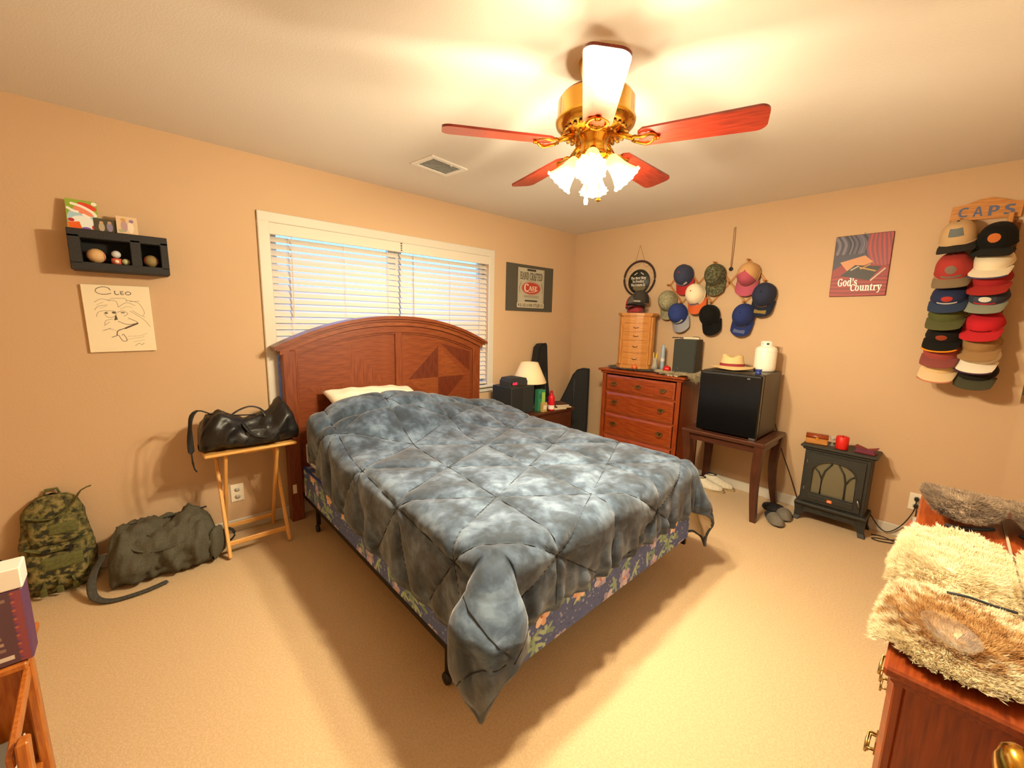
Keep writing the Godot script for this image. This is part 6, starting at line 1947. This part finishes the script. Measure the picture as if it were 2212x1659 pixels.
	var slipper := func(at: Vector3, turn: float, label: String) -> void:
		var n := thing("slipper", label, "shoe", at, turn, "grey slippers under the table")
		part(n, "slipper_upper", G.new().smooth().grid(24, 12, func(u: float, v: float) -> Vector3:
			var a := u * PI
			var e := pow(maxf(0.0, 1.0 - pow(v, 4.0)), 0.5)
			return Vector3(cos(a) * 0.052 * lerpf(0.95, 1.0, e) * maxf(e, 0.05), 0.012 + sin(a) * 0.055 * maxf(e, 0.02), 0.0 + v * 0.13)), slm)
		part(n, "slipper_sole", G.new().smooth().grid(28, 4, func(u: float, v: float) -> Vector3:
			var a := u * TAU
			return Vector3(cos(a) * 0.053 * sqrt(v) , 0.016, sin(a) * 0.135 * sqrt(v))), M.charcoal)
	slipper.call(Vector3(-0.42, 0, 2.37), deg_to_rad(-60.0), "grey slipper beside the front leg of walnut table")
	slipper.call(Vector3(-0.27, 0, 2.40), deg_to_rad(-75.0), "grey slipper next to the black heater leg")
	var db := thing("round_dumbbell", "black disc weight lying on the carpet by table leg", "weight", Vector3(-0.2, 0.0, 2.31))
	part(db, "weight_disc", G.new().smooth().lathe([Vector2(0, 0), Vector2(0.075, 0.001), Vector2(0.08, 0.01), Vector2(0.075, 0.026), Vector2(0.03, 0.03), Vector2(0.028, 0.04), Vector2(0, 0.04)], 26), M.black_matte)
	part(db, "orange_tag", G.new().box(Vector3(-0.02, 0.022, 0.077), Vector3(0.02, 0.03, 0.008), 0.002), lab)
	var pk := thing("pink_bottle", "pink plastic bottle on the carpet below the outlet", "bottle", Vector3(-0.13, 0, 3.105))
	part(pk, "bottle_body", G.new().smooth().lathe([Vector2(0, 0), Vector2(0.036, 0.001), Vector2(0.04, 0.01), Vector2(0.04, 0.15), Vector2(0.03, 0.18), Vector2(0.016, 0.19)], 20), mat("pink_plastic", "f08a78", 0.4))
	part(pk, "bottle_cap", G.new().smooth().lathe([Vector2(0.018, 0.188), Vector2(0.018, 0.215), Vector2(0, 0.217)], 16), M.trim_white)

func front_dresser() -> void:
	# ---- long dresser seen along its top; faces the bed, its back to the wall behind the camera ----
	var W := 1.29
	var X0 := -2.835
	var cx := X0 + W / 2
	var d := thing("long_dresser", "long cherry dresser with fur draped top, drawers facing the bed", "dresser", Vector3(cx, 0, 3.5), PI)
	# local: +z faces the bed, +x is towards the camera side
	var D := 0.365
	var Ht := 0.80
	part(d, "dresser_top", G.new().span(Vector3(-W / 2, Ht - 0.022, 0), Vector3(W / 2, Ht, D + 0.018), 0.005), M.chest_x)
	part(d, "top_moulding", G.new().span(Vector3(-W / 2 + 0.012, Ht - 0.04, 0), Vector3(W / 2 - 0.012, Ht - 0.02, D + 0.006), 0.005), M.chest_x)
	for s in [-1.0, 1.0]:
		part(d, "side_panel", G.new().span(Vector3(s * (W / 2 - 0.014), 0.05, 0.0), Vector3(s * (W / 2 - 0.04), Ht - 0.03, D - 0.016), 0.002), M.chest_y)
		part(d, "corner_stile", G.new().span(Vector3(s * (W / 2 - 0.014), 0.05, D - 0.016), Vector3(s * (W / 2 - 0.055), Ht - 0.03, D), 0.003), M.chest_y)
	part(d, "plinth", G.new().span(Vector3(-W / 2 + 0.01, 0, 0.02), Vector3(W / 2 - 0.01, 0.09, D), 0.005), M.chest_x)
	part(d, "back_panel", G.new().span(Vector3(-W / 2 + 0.03, 0.05, 0), Vector3(W / 2 - 0.03, Ht - 0.03, 0.01)), M.chest_y)
	for row in [[0.575, 0.755], [0.345, 0.56], [0.105, 0.33]]:
		for c in [[-0.585, -0.005], [0.005, 0.585]]:
			var f := raised_front(d, c[0], c[1], row[0], row[1], D, M.chest_x)
			for k in [0.25, 0.75]:
				bail_pull(f, lerpf(c[0], c[1], k if absf(c[0]) > 0.3 and c[0] < 0 else k), (row[0] + row[1]) / 2 + 0.01, D + 0.008)
	for c in [[0.5], [-0.5]]:
		pass
	# ---- mirror standing on the dresser ----
	var mr := thing("dresser_mirror", "wide frameless mirror standing on the fur covered dresser", "mirror", Vector3(-2.06, Ht + 0.001, 3.326), PI)
	mr.rotation = Vector3(0, PI, 0)
	var mw := 1.24
	part(mr, "mirror_backing", G.new().span(Vector3(-mw / 2, 0, -0.014), Vector3(mw / 2, 0.95, -0.003), 0.001), mat("mirror_back", "3a261c", 0.6))
	part(mr, "mirror_glass", G.new().span(Vector3(-mw / 2, 0.0, -0.003), Vector3(mw / 2, 0.95, 0.003)), mat("mirror_silver", "f2f2f2", 0.02, 1.0))
	part(mr, "mirror_bottom_rail", G.new().span(Vector3(-mw / 2, 0.0, -0.02), Vector3(mw / 2, 0.006, 0.006), 0.001), mat("rail_pale", "b8a288", 0.4))
	for x in [-0.5, 0.5]:
		part(mr, "mirror_support", G.new().span(Vector3(x - 0.03, 0.0, -0.16), Vector3(x + 0.03, 0.9, -0.0145), 0.002), M.cherry_y)
	# ---- pelts ----
	var nz := FastNoiseLite.new()
	nz.seed = 31
	nz.frequency = 1.0
	var lin := func(h: String) -> Color: return Color(h).srgb_to_linear()
	var edge := 3.117
	var over := func(org: Vector3, p: Vector2, lift: float) -> Vector3:
		# lies on the top, bends down over the front edge and the near end, stays in front of the mirror
		var wx := org.x + p.x
		var wz := org.z + p.y
		var y := 0.006 + lift + 0.006 * nz.get_noise_2d(wx * 25.0, wz * 25.0)
		var ov := maxf(0.0, edge - wz)
		var oe := maxf(0.0, X0 - wx)
		y -= ov * 0.75 + oe * 0.8
		wz = minf(maxf(wz, edge - 0.012 - ov * 0.35), 3.315)
		wx = maxf(wx, X0 - 0.01 - oe * 0.3)
		return Vector3(wx - org.x, y, wz - org.z)
	var cA: Color = lin.call("d2bd92")
	var cB: Color = lin.call("e2d2ae")
	var o1 := Vector3(-2.235, Ht, 3.205)
	pelt("fur_pelt", "large cream white fur pelt across the middle of long dresser", o1, 0.0,
		func(a: float) -> float: return 0.275 * 0.14 / sqrt(pow(0.14 * cos(a), 2.0) + pow(0.275 * sin(a), 2.0)) * (1.0 + 0.22 * nz.get_noise_1d(a * 40.0) + 0.05 * sin(a * 7.0)),
		func(p: Vector2) -> Vector3: return over.call(o1, p, 0.004),
		func(p: Vector2, k: float) -> Color: return cA.lerp(cB, clampf(0.5 + 1.2 * nz.get_noise_2d(p.x * 14, p.y * 14) + (k - 0.5) * 0.3, 0, 1)), 45000, 0.014, 21)
	var cC: Color = lin.call("8a5c30")
	var cD: Color = lin.call("c39a64")
	var o2 := Vector3(-2.625, Ht, 3.21)
	pelt("fur_pelt", "brown and cream fur pelt under the glass dish on dresser", o2, 0.0,
		func(a: float) -> float: return (0.132 + 0.045 * absf(cos(a))) * (1.0 + 0.16 * nz.get_noise_1d(a * 50.0 + 300.0)),
		func(p: Vector2) -> Vector3: return over.call(o2, p, 0.012),
		func(p: Vector2, k: float) -> Color:
			var r := p.length() / 0.15 + 0.5 * nz.get_noise_2d(p.x * 30, p.y * 30 + 50)
			var brown := cC.lerp(cD, clampf(0.5 + nz.get_noise_2d(p.x * 25, p.y * 25) + (k - 0.5) * 0.7, 0, 1))
			return brown.lerp(cB, smoothstep(0.6, 0.95, r - p.x * 1.2)), 36000, 0.013, 22)
	var cE: Color = lin.call("6a5648")
	var cF: Color = lin.call("a08a70")
	var o3 := Vector3(-1.735, Ht, 3.22)
	pelt("fur_pelt", "rolled grey brown fur pelt at the far end of long dresser", o3, 0.0,
		func(a: float) -> float: return 0.19 * 0.1 / sqrt(pow(0.1 * cos(a), 2.0) + pow(0.19 * sin(a), 2.0)) * (1.0 + 0.1 * nz.get_noise_1d(a * 50.0 + 700.0)),
		func(p: Vector2) -> Vector3: return over.call(o3, p, 0.03 + 0.035 * cos(clampf(p.x / 0.17, -1, 1) * PI / 2)),
		func(p: Vector2, k: float) -> Color: return cE.lerp(cF, clampf(0.5 + 1.1 * nz.get_noise_2d(p.x * 16, p.y * 16) + (k - 0.5) * 0.7, 0, 1)), 24000, 0.013, 23)
	# glass dish and a dark cable
	var ds := thing("glass_dish", "oval cut glass dish on the brown fur pelt", "dish", Vector3(-2.685, Ht + 0.02, 3.2), 0.5)
	var gl := mat("cut_glass", Color(0.9, 0.93, 0.9, 0.06), 0.02)
	gl.transparency = BaseMaterial3D.TRANSPARENCY_ALPHA
	part(ds, "dish_bowl", G.new().lathe([Vector2(0.0, 0.0), Vector2(0.04, 0.0), Vector2(0.062, 0.016), Vector2(0.07, 0.028), Vector2(0.066, 0.028), Vector2(0.056, 0.017), Vector2(0.036, 0.006), Vector2(0, 0.006)], 20, Transform3D.IDENTITY, Vector2(0.85, 0.58)), gl)
	for k in 3:
		part(ds, "cut_facet", G.new().smooth().lathe([Vector2(0.008, 0), Vector2(0.006, 0.005), Vector2(0, 0.006)], 6, Transform3D(Basis.IDENTITY, Vector3(-0.02 + 0.018 * k, 0.0065, 0.01 * (k % 2)))), gl)
	solo("dark_cable", G.new().smooth().tube([Vector3(-0.01, 0.004, -0.055), Vector3(0.0, 0.006, -0.02), Vector3(0.003, 0.004, 0.02), Vector3(0.008, 0.004, 0.055)], 0.0032, 8), M.charcoal, "short dark cable between the cream and brown pelts", "cable", Vector3(-2.46, Ht + 0.024, 3.25))
	solo("dark_cable", G.new().smooth().tube([Vector3(-0.01, 0.0, -0.05), Vector3(-0.005, 0.002, -0.01), Vector3(0.03, 0.002, 0.03), Vector3(0.06, 0.004, 0.06)], 0.006, 8), M.black_matte, "black cable at the foot of the grey brown pelt", "cable", Vector3(-1.895, Ht + 0.006, 3.235))

func left_edge() -> void:
	# ---- printed carton on a low wooden stand at the left ----
	var T := 0.49
	var s := thing("wooden_stand", "open orange wood stand with thin legs at the room edge", "stand", Vector3(-4.26, 0, 1.5))
	wood("stand_wood", "a2561c", "c0762f", Vector3(14, 2, 14), 0.4, 20)
	part(s, "stand_top", G.new().span(Vector3(-0.14, T - 0.02, -0.2), Vector3(0.1, T, 0.01), 0.004), M.stand_wood)
	for q in [[0.095, -0.05], [-0.13, -0.05], [0.115, 0.25], [-0.13, 0.25]]:
		var a := Vector3(q[0], 0, q[1] + (0.03 if q[1] > 0 else 0.0))
		var b := Vector3(q[0] - 0.004, T - 0.01 - (0.06 if q[1] > 0 else 0.0), q[1] - (0.03 if q[1] > 0 else 0.0))
		var ax := (b - a).normalized()
		var side := ax.cross(Vector3.BACK).normalized()
		part(s, "leg", G.new().box((a + b) / 2, Vector3(0.022, (b - a).length(), 0.04), 0.004, Basis(side, ax, side.cross(ax))), M.stand_wood)
	part(s, "lower_shelf", G.new().span(Vector3(-0.14, 0.12, -0.08), Vector3(0.09, 0.138, 0.25), 0.003), M.stand_wood)
	part(s, "back_panel", G.new().span(Vector3(-0.14, 0.14, -0.075), Vector3(0.085, T - 0.02, -0.065)), M.stand_wood)
	part(s, "side_rail", G.new().box(Vector3(0.09, 0.41, 0.09), Vector3(0.014, 0.035, 0.3), 0.003, basis_x(12.0)), M.stand_wood)
	part(s, "side_rail", G.new().box(Vector3(-0.13, 0.41, 0.09), Vector3(0.014, 0.035, 0.3), 0.003, basis_x(12.0)), M.stand_wood)
	var im := Image.create(128, 200, false, Image.FORMAT_RGB8)
	im.fill(Color("5a3f4c"))
	for k in 9:
		im.fill_rect(Rect2i(8, 16 + k * 17, 106 - (k * 13) % 14, 9), Color("a98f84") if k % 2 else Color("8a7268"))
	im.fill_rect(Rect2i(119, 0, 9, 200), Color("8a4550"))
	for k in 24: dot(im, 120 + (k * 7) % 7, 6 + k * 8, 2, [Color("c06a4a"), Color("8a3a60"), Color("5f3a78")][k % 3])
	im.fill_rect(Rect2i(84, 176, 30, 12), Color("d8d0c4"))
	var b := thing("printed_carton", "tall purple printed carton with white top on wooden stand", "box", Vector3(-4.265, T + 0.001, 1.4), 0.0)
	part(b, "carton_body", G.new().span(Vector3(-0.15, 0, 0.03), Vector3(0.118, 0.215, 0.1), 0.004), mat("carton_purple", "5f3a5c", 0.6))
	var q := G.new()
	q.quad(Vector3(-0.148, 0.004, 0.1006), Vector3(-0.148, 0.211, 0.1006), Vector3(0.114, 0.211, 0.1006), Vector3(0.114, 0.004, 0.1006))
	part(b, "carton_print", q, img_mat("carton_print", im, 0.5, false))
	part(b, "carton_lid", G.new().span(Vector3(-0.152, 0.2155, 0.028), Vector3(0.12, 0.275, 0.102), 0.003), M.white_paint)
	var gb := thing("grey_box", "grey and white box on the wooden stand's lower shelf", "box", Vector3(-4.26, 0.139, 1.58), 0.0)
	part(gb, "box_body", G.new().span(Vector3(-0.09, 0, -0.1), Vector3(0.065, 0.12, 0.08), 0.003), mat("box_grey", "6d685e", 0.6))
	part(gb, "box_panel", G.new().span(Vector3(0.066, 0.0, -0.1), Vector3(0.07, 0.122, 0.02), 0.001), M.white_paint)
	var bl := thing("black_knob_stick", "black knobbed walking stick leaning at the room edge", "stick", Vector3(-4.44, 0, 0.09))
	part(bl, "stick_shaft", G.new().smooth().tube([Vector3(-0.02, 0.0, 0.03), Vector3(-0.01, 0.2, 0.01)], 0.012, 8), M.black_matte)
	part(bl, "stick_knob", G.new().smooth().lathe([Vector2(0, 0), Vector2(0.018, 0.006), Vector2(0.022, 0.02), Vector2(0.014, 0.034), Vector2(0, 0.038)], 14, Transform3D(Basis.IDENTITY, Vector3(-0.01, 0.195, 0.01))), M.black_plastic)
